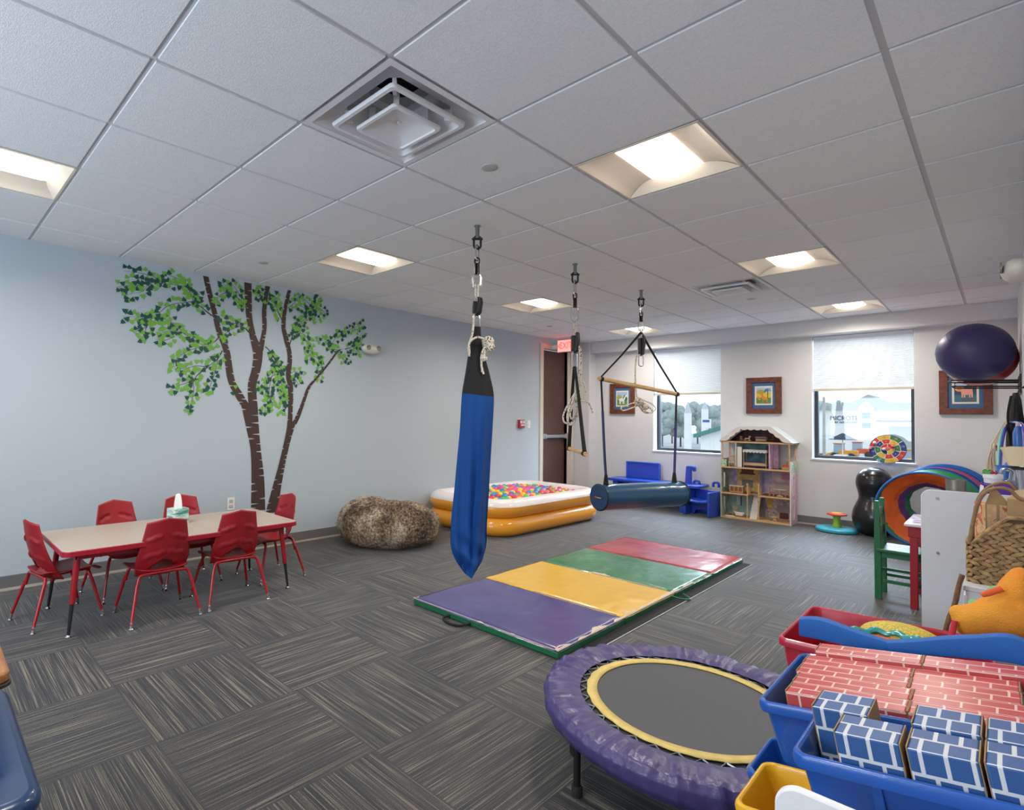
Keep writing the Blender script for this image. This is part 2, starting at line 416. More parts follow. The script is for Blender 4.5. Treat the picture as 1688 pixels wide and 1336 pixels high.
names = {(-3, -2): 'square ceiling light cut off by the left edge, over the red chairs', (1, -2): 'square ceiling light overhead near the camera',
  (1, 2): 'largest square ceiling light, right of the near air vent', (-3, 2): 'square ceiling light above and right of the painted tree',
  (-3, 6): 'small square ceiling light between the blue swing and the trapeze ropes', (1, 6): 'square ceiling light touching the far air vent',
  (1, 10): 'square ceiling light nearest the right window', (-3, 10): 'square ceiling light nearest the left window, behind the bolster straps'}
t0 = troffer(*LIGHTS[0], names[LIGHTS[0]])
for ij in LIGHTS[1:]: dup(t0, Vector((GX+(ij[0]+.5)*T, GY+(ij[1]+.5)*T, CZ)), None, names[ij])

# ---- air diffusers
M_vent = mat('vent_enamel', 'e2e1e3', .4); M_dark = mat('duct_dark', '060606', .9)
def vent(i, j, label):
    t = thing('air_vent', label, 'vent', (GX+(i+.5)*T, GY+(j+.5)*T, CZ), 0, 'ceiling air vents'); h = T/2-.003
    def ring(r, rr, z): return [(x, y, z) for x, y in rrect(-r, r, -r, r, rr, 6)]
    MB().rings([ring(h, .004, .0), ring(h-.03, .006, .0), ring(h-.032, .006, .006)], caps=False).build('rim', M_vent, t)
    def crc(r, z, n=28): return [(r*math.cos(PI/4+0), 0, z)]
    def circ(r, z): 
        out = []
        for x, y in rrect(-1, 1, -1, 1, .2, 6):
            a = math.atan2(y, x); out.append((r*math.cos(a), r*math.sin(a), z))
        return out
    MB().rings([ring(h-.032, .01, .006), ring(h-.05, .05, .03), circ(.225, .055), circ(.215, .10), circ(.13, .13), circ(.12, .2)], caps=False).build('back_pan', M_vent, t)
    MB().lathe([(.118, .18), (.118, .19)], 24).build('duct_opening', M_dark, t)
    MB().rings([ring(.212, .02, -.006), ring(.208, .02, -.020), ring(.192, .02, -.020), ring(.189, .02, -.012), ring(.14, .05, .030), circ(.115, .085)], caps=False).build('outer_cone', M_vent, t, solid=.0015)
    MB().rings([ring(.136, .02, -.024), ring(.133, .02, -.036), ring(.120, .02, -.036), ring(.117, .02, -.028), ring(.07, .03, -.004), circ(.045, .002), circ(.006, .002)], caps=False).build('inner_cone', M_vent, t, solid=.0015)
    mb = MB().lathe([(.006, -.006), (.006, .004)], 8)
    mb.build('centre_screw', M_white, t)
    for a in range(4):
        q = Matrix.Rotation(a*PI/2+PI/4, 4, 'Z'); mb = MB(); mb.box(.10, .128, -.012, .012, .0, .06, 0, q).build('clip', M_white, t); MB().box(.20, .235, -.008, .008, .0, .05, 0, q).build('clip', M_white, t)
    return t
v0 = vent(0, 0, 'large square ceiling air vent with nested cones, nearest the camera')
dup(v0, Vector((GX+.5*T, GY+7.5*T, CZ)), None, 'small square ceiling air vent beside the far ceiling light')

# ---- flush discs, strobes, wall devices
for x, y, l in ((-1.795, 2.147, 'round white cover disc in the ceiling tile right of the near air vent'), (-4.25, 2.143, 'small round sprinkler cover in the ceiling above the painted tree'),
                (-4.283, 6.445, 'small round sprinkler cover in the ceiling before the exit sign'), (-1.803, 6.423, 'small round cover disc in the ceiling beside the far air vent')):
    tag(MB().lathe([(.001, -.004), (.034, -.006), (.042, -.003), (.043, 0)], 28).build('sprinkler_cover', mat('cover_disc', 'bdbab6', .5), loc=(x, y, CZ)), l, 'sprinkler cover')
def em_light(loc, rz, label):
    t = thing('emergency_light', label, 'emergency light', loc, rz)
    MB().sphere((0, 0, 0), (.06, .125, .058), 24, 14).build('housing', mat('emergency_light_shell', 'ded9d0', .4), t)
    for s in (-1, 1):
        MB().lathe([(.001, 0), (.022, .002), (.027, .008), (.028, 0)], 16).build('lamp', mat('lamp_grey', '8b8577', .25), t).matrix_basis = Matrix.Translation((.052, s*.07, .01)) @ Matrix.Rotation(PI/2, 4, 'Y')
em_light((XL+.05, 3.81, 2.066), 0, 'oval white emergency light on the blue wall right of the painted tree')
em_light((XR-.05, 4.05, 2.07), PI, 'oval white emergency light high on the right wall')
t = thing('fire_alarm_station', 'small red fire alarm pull station on the blue wall beside the door', 'fire alarm', (XL, 6.695, 1.16))
MB().box(0, .04, -.065, .065, 0, .125).build('case', mat('alarm_red', 'a51824', .4), t, bevel=.006)
MB().box(.04, .052, -.04, .04, .035, .055).box(.04, .046, -.05, .05, .07, .11).build('pull_handle', M_white, t, bevel=.002)
Mx = Matrix(((0, 0, 1, .0468), (1, 0, 0, 0), (0, 1, 0, .09), (0, 0, 0, 1)))
text('lettering', 'FIRE', .032, mat('alarm_red', 'a51824', .4), Mx, t)
t = thing('light_switch', 'white switch plate on the blue wall right of the red alarm', 'switch', (XL, 6.91, 1.16))
MB().box(0, .006, -.036, .036, 0, .115).build('plate', M_white, t, bevel=.002); MB().box(.006, .012, -.015, .015, .025, .09).build('rocker', M_white, t, bevel=.002)
t = thing('wall_outlet', 'white double wall outlet above the red children table', 'outlet', (XL, 2.218, .405))
MB().box(0, .006, -.037, .037, 0, .118).build('plate', M_white, t, bevel=.002)
for z in (.022, .068): MB().box(.006, .010, -.018, .018, z, z+.03).build('socket', mat('outlet_grey', 'b8b5b0', .5), t, bevel=.004)
# exit sign
t = thing('exit_sign', 'red lit EXIT sign mounted beside the top of the brown door', 'sign', (-4.69, 7.50, 2.35))
MB().box(-.14, .14, -.02, .02, 0, .205).build('case', mat('exit_case', '9c8f8c', .4), t, bevel=.004)
MB().box(-.127, .127, -.024, -.02, .012, .193).build('face', mat('exit_face', 'ff7f78', .4, emit=.75), t)
Mr = mat('exit_letters', 'ff2a22', .4, emit=1.6)
text('lettering', 'EXIT', .135, Mr, Matrix(((.82, 0, 0, .022), (0, 0, -1, -.026), (0, 1.1, 0, .104), (0, 0, 0, 1))), t)
MB().prism([(-.122, .104), (-.098, .135), (-.085, .135), (-.105, .104), (-.085, .073), (-.098, .073)], -.027, -.024, 'y').build('chevron', Mr, t)
MB().box(-.262, -.14, -.012, .012, .07, .13).build('bracket', M_white, t)

# ================================================================== OUTSIDE
GZ = -5.7
struct(MB().box(-330, 120, 10, 330, GZ-.2, GZ).build('ground', mat('pale_pavement', 'b9babd', .9)))
M_stucco = mat('pale_stucco', 'f0eeea', .9); M_roof = mat('shingle_grey', 'a3a5a9', .9); M_wind = mat('far_window', '8294a6', .3)
YH = 160
def A(px, py, Y=YH): return at(px, py, 1, Y)
hot = thing('hotel_building', 'pale stucco hotel with gabled grey roof and dark letters, seen through the right window', 'building', (A(1425, 748).x, YH, GZ)); O = Vector((A(1425, 748).x, YH, GZ))
def L_(px, py, Y=YH): q = A(px, py, Y)-O; return q
a, b_ = L_(1350, 676), L_(1560, 676)
MB().box(a.x, b_.x, 0, 16, 0, a.z).build('wall', M_stucco, hot, smooth=False)
e0, r0, r1, e1 = L_(1352, 676), L_(1378, 664), L_(1432, 655), L_(1476, 676)
MB().prism([(e0.x-.8, e0.z), (r0.x, r0.z), (L_(1405, 665).x, r0.z), (r1.x, r1.z+.6), (e1.x+2, e1.z)], -.8, 16.5, 'y').build('roof', M_roof, hot, smooth=False)
MB().prism([(L_(1476, 676).x, a.z), (L_(1455, 666).x, a.z+1.6), (L_(1560, 666).x, a.z+1.6), (L_(1560, 676).x, a.z)], 1, 14, 'y').build('roof_wing', M_roof, hot, smooth=False)
g = [L_(1415, 676), L_(1416, 672), L_(1428, 662), L_(1441, 672), L_(1442, 676)]
MB().prism([(g[0].x, 0)]+[(q.x, q.z) for q in g]+[(g[4].x, 0)], -1.4, 2, 'y').build('gable', M_stucco, hot, smooth=False)
for py in (683, 688, 700, 704): q = L_(1428, py, YH-1.4); MB().box(q.x-.75, q.x+.75, -1.47, -1.35, q.z-.3, q.z+.35).build('window', M_wind, hot, smooth=False)
Ms = mat('sign_navy', '1f2c58', .5)
q = L_(1394, 690, YH-.1); text('lettering', 'MICROTEL', 1.25, Ms, Matrix(((1, 0, 0, q.x), (0, 0, -1, -.1), (0, 1.15, 0, q.z), (0, 0, 0, 1))), hot, .04)
q = L_(1394, 696, YH-.1); text('lettering', 'BY WYNDHAM', .62, Ms, Matrix(((1, 0, 0, q.x), (0, 0, -1, -.1), (0, 1.1, 0, q.z-.15), (0, 0, 0, 1))), hot, .04)
YC = 120
p = A(1447, 693, YC); p2 = A(1540, 690, YC)
t = thing('drive_canopy', 'flat roofed white canopy in front of the hotel, in the right window', 'canopy', (p.x, YC, GZ)); w_ = p2.x-p.x; hz = p.z-GZ
MB().box(0, w_, 0, 8, hz-1.0, hz-.25).build('roof_slab', M_stucco, t, smooth=False); MB().box(-.15, w_, -.2, 8.2, hz-.25, hz).build('fascia', mat('canopy_trim', '8b7f86', .6), t, smooth=False)
MB().box(.2, 1.1, .5, 1.4, 0, hz-1).build('column', M_stucco, t, smooth=False); MB().box(.6, w_, 7, 7.6, 0, hz-1).build('wall', mat('canopy_shade_wall', 'c8c7c4', .9), t, smooth=False)
def tree_far(px, py, Y, r, label, col):
    q = A(px, py, Y); t = thing('distant_tree', label, 'tree', (q.x, Y, GZ)); h = q.z-GZ
    MB().cyl((0, 0, 0), (0, 0, h*.6), .25, .15, 8).build('trunk', mat('far_bark', '5b5148', .9), t)
    mb = MB(); rnd = random.Random(px)
    for k in range(26): mb.sphere((rnd.uniform(-r, r)*.7, rnd.uniform(-r, r)*.5, h-r+rnd.uniform(-3.4, .5)*r*.6), rnd.uniform(.35, .6)*r, 8, 6)
    mb.build('foliage', mat(col, 'a9b6b0', .9, noise=.25, nscale=1.5), t)  # leaf colour is paled, so the washed-out haze sits in the material
tree_far(1366, 655, 190, 3.2, 'grey-green tree left of the hotel roof, seen through the right window', 'far_leaves')
for k, px in enumerate((1092, 1108, 1122, 1150, 1166, 1180)):
    tree_far(px, 658+(k % 3)*2, (150, 175, 155, 180, 152, 178)[k], 2.9, ['leftmost', 'second from left', 'third from left', 'fourth from left', 'fifth from left', 'rightmost'][k]+' hazy tree of the row on the skyline through the left window', 'far_leaves')
for px, lb in ((1358, 'pale utility pole left of the hotel, seen through the right window'),):
    q = A(px, 655, 100); tag(MB().cyl((q.x, 100, GZ), (q.x, 100, q.z), .22, .15, 10).build('utility_pole', mat('pole_wood', 'a7a39c', .9)), lb, 'pole')
def spire(px, top, basep, Y, lb):
    q = A(px, top, Y); b2 = A(px, basep, Y); t = thing('church_spire', lb, 'spire', (q.x, Y, GZ)); hb = b2.z-GZ; ht = q.z-GZ
    MB().box(-.6, .6, -.6, .6, 0, hb+1.5).build('tower', M_stucco, t, smooth=False)
    MB().rings([[(.75*math.cos(a*PI/4+.39), .75*math.sin(a*PI/4+.39), hb+1.5) for a in range(8)], [(.03*math.cos(a*PI/4+.39), .03*math.sin(a*PI/4+.39), ht) for a in range(8)]]).build('steeple', mat('spire_pale', 'c3c7cb', .8), t, smooth=False)
spire(1134, 662, 692, 130, 'left of the two pale pointed spires seen through the left window')
spire(1162, 662, 685, 140, 'right of the two pale pointed spires, above the roadside sign')
q0, q1 = A(1157, 691, 80), A(1171, 706, 80); t = thing('roadside_sign', 'white roadside pylon sign with blue top, seen through the left window', 'sign', ((q0.x+q1.x)/2, 80, GZ)); hw = (q1.x-q0.x)/2
MB().cyl((0, .15, 0), (0, .15, q1.z-GZ), .12, n=10).build('post', M_white, t); MB().box(-hw, hw, 0, .3, q1.z-GZ, q0.z-GZ).build('panel', M_stucco, t, smooth=False)
MB().box(-hw*.8, hw*.8, -.03, .01, q0.z-GZ-.45, q0.z-GZ-.12).build('blue_band', mat('sign_blue', '2c5bb0', .5), t, smooth=False)
# neighbouring low roof with green edge
q0, q1 = A(1155, 717, 40), A(1215, 697, 40); h0, h1 = q0.z-GZ, q1.z-GZ; ww = q1.x-q0.x
t = thing('low_building', 'low white building with a green roof edge in the left window', 'building', (q0.x, 40, GZ))
MB().prism([(0, 0), (ww, 0), (ww, h1-.1), (0, h0-.1)], 0, 14, 'y').build('wall', M_stucco, t, smooth=False)
MB().prism([(-.3, h0-.2), (ww, h1-.2), (ww, h1+.05), (-.3, h0+.05)], -.5, 14.5, 'y').build('roof_edge', mat('roof_teal', '3f8077', .6), t, smooth=False)
def car(px, py, Y, col, lb, cn, rz=0, sc=1):
    q = A(px, py, Y); t = thing('parked_car', lb, 'car', (q.x, Y, GZ), rz)
    MB().prism([(-2.2, .35), (-2.2, .85), (-1.5, 1.0), (-.9, 1.55), (1.1, 1.6), (1.9, 1.0), (2.25, .9), (2.25, .35)], -.9, .9, 'y').build('body', mat(cn, col, .3), t, bevel=.08)
    MB().prism([(-1.3, 1.05), (-.85, 1.48), (1.05, 1.52), (1.65, 1.05)], -.93, .93, 'y').build('windows', M_wind, t)
    for x in (-1.4, 1.4):
        for y in (-.8, .8): MB().cyl((x, y-.12, .36), (x, y+.12, .36), .36, n=14).build('wheel', M_black, t)
car(1143, 741, 62, 'a8b0b6', 'silver car parked outside, low in the left window', 'car_silver')
car(1386, 747, 118, 'd8d4d0', 'white car with red tail lights parked outside, low in the right window', 'car_white', PI/2)
car(1441, 744, 108, 'cfd3d8', 'white pickup parked between the machines in the right window', 'car_white2', .2)
q0, q1 = A(1172, 733, 45), A(1186, 744, 45)
tag(MB().box(q0.x, q1.x, 45, 46.5, GZ, q0.z).build('blue_container', mat('skip_blue', '5a8fd0', .6), bevel=.05), 'small blue container outside, at the lower right of the left window', 'container')
def loader(px, py, Y, col, cn, lb):
    q = A(px, py, Y); t = thing('wheel_loader', lb, 'digger', (q.x, Y, GZ))
    MB().box(-.2, 2.6, -.9, .9, .9, 1.9).build('body', mat(cn, col, .5), t, bevel=.1); MB().box(-1.0, .5, -.8, .8, 1.2, 3.1).build('cab', mat('cab_glass', '9aa9b2', .3), t, bevel=.1)
    MB().box(-1.1, .6, -.9, .9, 3.1, 3.25).build('cab_roof', mat(cn, col, .5), t)
    MB().prism([(-1, 1.6), (-3, .7), (-3, .3), (-1, 1.0)], -.6, .6, 'y').build('lift_arm', mat(cn, col, .5), t); MB().prism([(-3, .1), (-3.9, .1), (-3.6, .9), (-3, 1.1)], -1.3, 1.3, 'y').build('bucket', M_black, t)
    for x in (-.8, 1.7):
        for y in (-1, 1): MB().cyl((x, y-.25, .7), (x, y+.25, .7), .7, n=16).build('wheel', M_black, t)
loader(1386, 737, 130, 'e0952a', 'machine_amber', 'yellow wheel loader outside, left of centre in the right window')
loader(1416, 738, 142, 'd8502a', 'machine_red', 'red-orange machine outside, between loader and pickup in the right window')
loader(1500, 737, 111, 'e8a52a', 'machine_amber2', 'yellow machine outside behind the dart board')
q = A(1389, 714, 110); t = thing('patio_umbrella', 'dark patio umbrella outside in front of the hotel', 'umbrella', (q.x, 110, GZ)); hz = q.z-GZ
MB().cyl((0, 0, 0), (0, 0, hz), .08, n=8).build('pole', M_white, t); MB().lathe([(1.9, hz-1.1), (.02, hz)], 8).build('canopy', mat('umbrella_navy', '3a3f4c', .8), t, smooth=False)
q0, q1 = A(1080, 718, 66), A(1200, 712, 66)
tag(MB().box(q0.x-30, q1.x+60, 200, 203, GZ, GZ+6).build('distant_block', mat('haze_block', 'a9b0b5', .9)), 'long pale building on the skyline behind the spires', 'building')
# ================================================================== PAINTED TREES (vinyl wall decals)
M_trunk = mat('decal_brown', '43302b', .6); M_lg = mat('decal_leaf_light', '6fae3c', .6); M_dg = mat('decal_leaf_dark', '14503f', .6)
def TW(zx, zy):
    q = at(160+zx/2.968, 420+zy/2.968, 0, XL); return (q.y, q.z)
def trunk(mb, pts, x, seed, slits=True):
    rnd = random.Random(seed); P = []; R = []
    for (a, b_, ww) in pts:
        l = TW(a-ww/2, b_); r = TW(a+ww/2, b_); P.append(Vector(((l[0]+r[0])/2, (l[1]+r[1])/2, 0))); R.append(abs(r[0]-l[0])/2)
    dens = smooth_path([Vector((p.x, p.y, w_)) for p, w_ in zip(P, R)], 60)
    rows = []; L = 0; acc = [0]
    for i in range(1, len(dens)): L += (dens[i].xy-dens[i-1].xy).length; acc.append(L)
    sl = []; s = rnd.uniform(.02, .06)
    while s < L-.03:
        sl.append((s, rnd.choice((-1, 1)), rnd.uniform(.5, 1.25), rnd.uniform(.004, .008), rnd.uniform(-.02, .02))); s += rnd.uniform(.035, .085)
    ns = int(L/.002); j = 0; out = []
    for k in range(ns+1):
        s = L*k/ns
        while j < len(acc)-2 and acc[j+1] < s: j += 1
        f = (s-acc[j])/max(acc[j+1]-acc[j], 1e-6); c = dens[j].lerp(dens[j+1], f)
        hw = c.z; l, r = -hw, hw
        if slits:
            for (q, sd, ln, th, tl) in sl:
                dd = abs(s-q)/th
                if dd < 1:
                    cut = ln*hw*(1-dd**1.5)
                    if sd < 0: l += cut
                    else: r -= cut
        out.append((c.x+l, c.x+r, c.y))
    vs = []
    for (l, r, z) in out: vs += [(x, l, z), (x, r, z)]
    mb.add(vs, [(2*i, 2*i+1, 2*i+3, 2*i+2) for i in range(len(out)-1)])
LEAF = [(0, -.72), (.13, -.42), (.36, -.30), (.40, -.02), (.58, .30), (.28, .26), (.14, .36), (0, .26), (-.14, .36), (-.28, .26), (-.58, .30), (-.40, -.02), (-.36, -.30), (-.13, -.42)]
def leaf(mb, y, z, s, a, x):
    n = len(LEAF); vs = [(x, y, z)]+[(x, y+s*(p[0]*math.cos(a)-p[1]*math.sin(a)), z+s*(p[0]*math.sin(a)+p[1]*math.cos(a))) for p in LEAF]
    mb.add(vs, [(0, 1+i, 1+(i+1) % n) for i in range(n)])
def twigs(tw, tr, seed, root):
    lm, dm, bm_ = MB(), MB(), MB(); rnd = random.Random(seed)
    for tname, pts in tw:
        P = [TW(*p) for p in pts]; pp = smooth_path([(p[0], p[1], 0) for p in P], 5); n = len(pp)
        vs = []
        for i, p in enumerate(pp):
            t = (pp[min(i+1, n-1)]-pp[max(i-1, 0)]).normalized(); w_ = (.006 if tname == 'b' else .0028)*(1-.75*i/n); nn = Vector((-t.y, t.x))
            vs += [(XL+.0022, p.x-nn.x*w_, p.y-nn.y*w_), (XL+.0022, p.x+nn.x*w_, p.y+nn.y*w_)]
        bm_.add(vs, [(2*i, 2*i+1, 2*i+3, 2*i+2) for i in range(n-1)])
        L = sum((pp[i+1]-pp[i]).length for i in range(n-1)); cnt = int(L/.0162); side = 1
        start = .30 if tname == 'b' else .05
        for k in range(cnt):
            f = start+(1-start)*(k+rnd.random()*.8)/cnt; i = min(int(f*(n-1)), n-2); p = pp[i].lerp(pp[i+1], f*(n-1)-i)
            t = (pp[i+1]-pp[i]).normalized(); nn = Vector((-t.y, t.x)); side = -side; off = side*rnd.uniform(.012, .05)
            leaf(lm if rnd.random() < .52 else dm, p.x+nn.x*off, p.y+nn.y*off, rnd.uniform(.036, .047), rnd.uniform(-1.0, 1.0), XL+.003+.0012*rnd.random())
    for n_, m_, mm in (('branches', bm_, M_trunk), ('light_leaves', lm, M_lg), ('dark_leaves', dm, M_dg)): m_.build(n_, mm, root, smooth=False, solid=0)
tA = thing('tree_wall_decal', 'large brown birch tree decal on the blue wall, left of the two trunks', 'wall decal')
mb = MB(); x = XL+.0028
trunk(mb, [(787, 1252, 70), (786, 1100, 62), (776, 960, 50), (762, 860, 60), (748, 760, 76), (742, 725, 84)], x, 3)
trunk(mb, [(722, 735, 42), (690, 680, 44), (655, 610, 36), (632, 470, 33), (600, 390, 28), (573, 280, 27), (547, 180, 27), (531, 106, 27)], x+.0003, 4)
trunk(mb, [(762, 735, 44), (758, 640, 42), (778, 560, 44), (786, 500, 46), (782, 455, 50), (762, 400, 34), (744, 310, 30), (740, 230, 33), (737, 138, 36)], x+.0006, 5)
trunk(mb, [(796, 470, 32), (808, 420, 24), (818, 360, 21), (817, 280, 22), (824, 210, 20), (834, 155, 24)], x+.0009, 6)
mb.build('trunk', M_trunk, tA, smooth=False)
twigs([('b', [(562, 300), (515, 262), (470, 228)]), ('t', [(470, 228), (420, 236), (380, 240), (335, 258), (300, 290), (265, 315), (230, 305), (180, 305), (120, 300)]),
  ('t', [(470, 228), (458, 190), (435, 160), (390, 150), (320, 140), (260, 140), (220, 180), (150, 195), (130, 200)]), ('t', [(260, 140), (200, 150), (150, 150), (95, 160)]),
  ('t', [(320, 140), (280, 110), (210, 90), (130, 80)]), ('t', [(435, 160), (400, 120), (350, 100), (340, 85)]), ('t', [(435, 150), (430, 110)]), ('t', [(470, 228), (500, 215), (490, 180)]),
  ('t', [(265, 315), (240, 360), (215, 430)]), ('t', [(245, 355), (210, 365), (175, 385)]), ('b', [(600, 400), (570, 430), (540, 435)]), ('t', [(570, 430), (520, 440), (470, 420), (430, 390), (380, 370), (320, 380), (290, 410)]),
  ('t', [(430, 390), (380, 340), (330, 315), (290, 320)]), ('t', [(380, 400), (330, 420), (290, 415)]), ('t', [(560, 445), (500, 455), (450, 470), (400, 500), (375, 530), (385, 570)]), ('t', [(480, 430), (460, 380)]),
  ('b', [(612, 470), (590, 510), (540, 550)]), ('b', [(540, 550), (490, 590), (472, 620)]), ('t', [(472, 620), (430, 630), (390, 645), (350, 670)]), ('t', [(540, 550), (480, 545), (430, 560), (400, 575)]),
  ('t', [(470, 620), (470, 690), (440, 775)]), ('t', [(590, 510), (575, 580), (550, 650), (530, 680)]), ('b', [(742, 380), (720, 358), (700, 350)]), ('t', [(700, 350), (650, 370), (615, 400), (635, 415)]),
  ('t', [(700, 345), (640, 325), (600, 290)]), ('t', [(655, 365), (610, 350)]), ('b', [(735, 270), (715, 240), (700, 222)]), ('t', [(700, 222), (650, 180), (625, 150), (608, 128)]), ('t', [(700, 200), (680, 170), (650, 130)]), ('t', [(650, 182), (600, 200), (580, 245)]),
  ('t', [(690, 215), (700, 240), (718, 270)]), ('t', [(660, 655), (680, 660)])], None, 11, tA)
tB = thing('tree_wall_decal', 'slim forked brown birch tree decal on the blue wall, right of the two trunks', 'wall decal')
mb = MB(); x = XL+.005
trunk(mb, [(852, 1262, 58), (880, 1130, 42), (905, 1020, 31), (928, 920, 30), (945, 850, 36), (950, 815, 40)], x, 13)
trunk(mb, [(942, 820, 24), (945, 760, 22), (945, 650, 25), (935, 590, 25), (942, 500, 22), (926, 420, 24), (911, 350, 20), (920, 260, 18), (940, 175, 17)], x+.0003, 14)
trunk(mb, [(962, 830, 26), (982, 790, 22), (1005, 730, 17), (1035, 650, 16), (1085, 590, 13), (1130, 535, 11), (1180, 470, 9), (1212, 463, 6)], x+.0006, 15)
mb.build('trunk', M_trunk, tB, smooth=False)
twigs([('t', [(905, 320), (880, 270), (878, 220), (860, 185)]), ('t', [(905, 325), (870, 245), (820, 210), (770, 205)]), ('t', [(840, 215), (800, 180), (775, 160)]), ('b', [(822, 450), (850, 480), (890, 560), (902, 640)]),
  ('t', [(860, 490), (900, 560), (915, 575)]), ('t', [(902, 640), (912, 700), (905, 790)]), ('t', [(895, 570), (850, 600), (800, 640), (790, 675)]), ('t', [(872, 530), (845, 640), (840, 700), (812, 785)]), ('t', [(840, 690), (860, 740), (830, 760)]), ('t', [(902, 640), (925, 700), (940, 735)]),
  ('b', [(942, 440), (958, 390), (975, 355)]), ('t', [(960, 380), (1000, 330), (1040, 290), (1070, 240), (1090, 210)]), ('t', [(932, 262), (970, 230), (990, 190)]), ('t', [(1065, 250), (1100, 270), (1122, 305)]), ('t', [(990, 195), (1035, 240), (1060, 290), (1078, 335)]), ('t', [(970, 240), (1010, 260), (1040, 300)]), ('t', [(1000, 330), (960, 320)]), ('t', [(1000, 345), (1020, 370)]),
  ('t', [(958, 380), (1010, 390), (1050, 422), (1110, 418), (1130, 415)]), ('t', [(1010, 392), (1040, 470), (1080, 510), (1105, 520)]), ('t', [(1030, 450), (1040, 500), (1040, 535)]), ('t', [(1110, 550), (1080, 560), (1092, 625)]),
  ('t', [(1180, 468), (1145, 450), (1170, 400), (1185, 375)]), ('t', [(1185, 400), (1240, 365), (1310, 340)]), ('b', [(1212, 463), (1240, 455)]), ('t', [(1240, 455), (1270, 420), (1305, 370)]), ('t', [(1235, 460), (1270, 475), (1290, 480)]), ('t', [(1250, 440), (1275, 430), (1300, 425)]),
  ('t', [(1180, 470), (1200, 512), (1240, 515)]), ('t', [(1150, 440), (1130, 470)]), ('t', [(935, 592), (970, 570), (1012, 592)]), ('t', [(955, 590), (990, 640)])], None, 12, tB)

# ================================================================== RED TABLE AND CHAIRS
t = thing('activity_table', 'low rectangular children table with beige top and red edge', 'table', (-3.995, 1.40, 0))
hx, hy, zt = .375, .755, .505
pr = rrect(-hx, hx, -hy, hy, .05, 6)
MB().prism(pr, zt-.034, zt-.002, 'z').build('edge_band', mat('table_edge_red', 'a8152a', .4), t, bevel=.004)
pr2 = rrect(-hx+.004, hx-.004, -hy+.004, hy-.004, .047, 6)
MB().prism(pr2, zt-.01, zt, 'z').build('tabletop', mat('table_laminate', 'b5a79b', .35, noise=.06, nscale=90, bump=.1, bscale=500), t, bevel=.0015)
MB().box(-hx+.08, hx-.08, -hy+.08, -hy+.1, zt-.07, zt-.034).box(-hx+.08, hx-.08, hy-.1, hy-.08, zt-.07, zt-.034).box(-hx+.08, -hx+.1, -hy+.08, hy-.08, zt-.07, zt-.034).box(hx-.1, hx-.08, -hy+.08, hy-.08, zt-.07, zt-.034).build('apron', M_red, t)
for sx in (-1, 1):
    for sy in (-1, 1):
        fx_, fy_ = sx*.315+(.0), sy*.705; tx, ty = sx*.275, sy*.66
        p0 = Vector((fx_, fy_, .012)); p1 = Vector((tx, ty, zt-.034)); pm = p0.lerp(p1, .38)
        lg = MB().cyl(pm, p1, .0155, .019, 16).build('leg', M_red, t)
        MB().cyl(p0, pm, .0085, .0115, 12).build('leg_insert', mat('leg_insert_dark', '44474b', .3, metal=.8), lg)
        MB().lathe([(.016, 0), (.018, .006), (.008, .016), (.006, .03)], 16, (fx_, fy_, 0)).build('glide', M_chrome, lg)

def make_chair(label):
    t = thing('school_chair', label, 'chair', group='red children chairs at the low table')
    def seat(u, v):
        x = (2*u-1); y = -.135+.325*v; hw = .140+.032*math.sin(min(1, v*1.3)*PI/2)
        z = .308+.016*abs(x)**3-.028*max(0, v-.86)/.14+.004*math.cos(v*6)
        return (x*hw*(1-.10*max(0, v-.9)/.1), y, z)
    MB().grid(seat, 18, 20).build('seat', M_redp, t, solid=.007)
    H = .362
    def back(u, v):
        x = 2*u-1; hw = (.148+.045*v) if v < .28 else (.163-.045*(v-.28)/.72)
        z = .272+H*1.035*v-(.026*max(0, abs(x)-.0))*v
        y = -.146-.050*v+.050*x*x*(1-.25*v)+.012*(1-v)**3*6
        for zz, sl, rg in ((.545, -.35, (.25, .85)), (.43, -.28, (0, .75))):
            zl = zz+sl*abs(x)*.13
            if rg[0] < abs(x) < rg[1] and abs(z-zl) < .013: y += -.008
        return (x*hw, y, z)
    def hole(u, v):
        x = abs(2*u-1); return x < .62 and .09+.05*(x/.62)**2 < v < .12+.19*(1-x/.62)
    MB().grid(back, 30, 32, skip=hole).build('backrest', M_redp, t, solid=.007)
    for sy, yy, yt in ((-1, -.20, -.125), (1, .185, .12)):
        yq = yt
        cross = smooth_path([(-.16, yt-.0+sy*.012, .215), (-.145, yt, .281), (-.115, yt, .295), (0, yt, .297), (.115, yt, .295), (.145, yt, .281), (.16, yt+sy*.012, .238)], 5)
        MB().tube(cross, .0105, 10).build('seat_frame', M_red, t)
        for sx in (-1, 1):
            f = Vector((sx*.205, yy, .022)); top = Vector((sx*.16, yt+sy*.012, .241))
            lg = MB().cyl(f, top, .0085, .0105, 12).build('leg', M_red, t)
            MB().cyl(f+Vector((0, 0, -.012)), f+(top-f)*.09, .0098, .0098, 12).lathe([(.013, 0), (.0145, .004), (.008, .012)], 14, (f.x, f.y, 0)).build('glide', M_chrome, lg)
    MB().tube([(-.09, -.12, .297), (-.10, 0, .295), (-.10, .115, .295)], .006, 8).tube([(.09, -.12, .297), (.10, 0, .295), (.10, .115, .295)], .006, 8).build('seat_rail', M_red, t)
    return t
ch = make_chair('red chair seen from behind, nearer to the left on the camera side of the table')
ch.location = (-3.765, 1.205, 0); ch.rotation_euler.z = PI/2-.02
dup(ch, (-3.76, 1.685, 0), PI/2-.06, 'red chair seen from behind, nearer to the right on the camera side of the table')
c1 = dup(ch, (-4.085, .715, 0), .19, 'red chair at the left end of the table, seen from the side'); c1.scale = (.88, 1, 1)
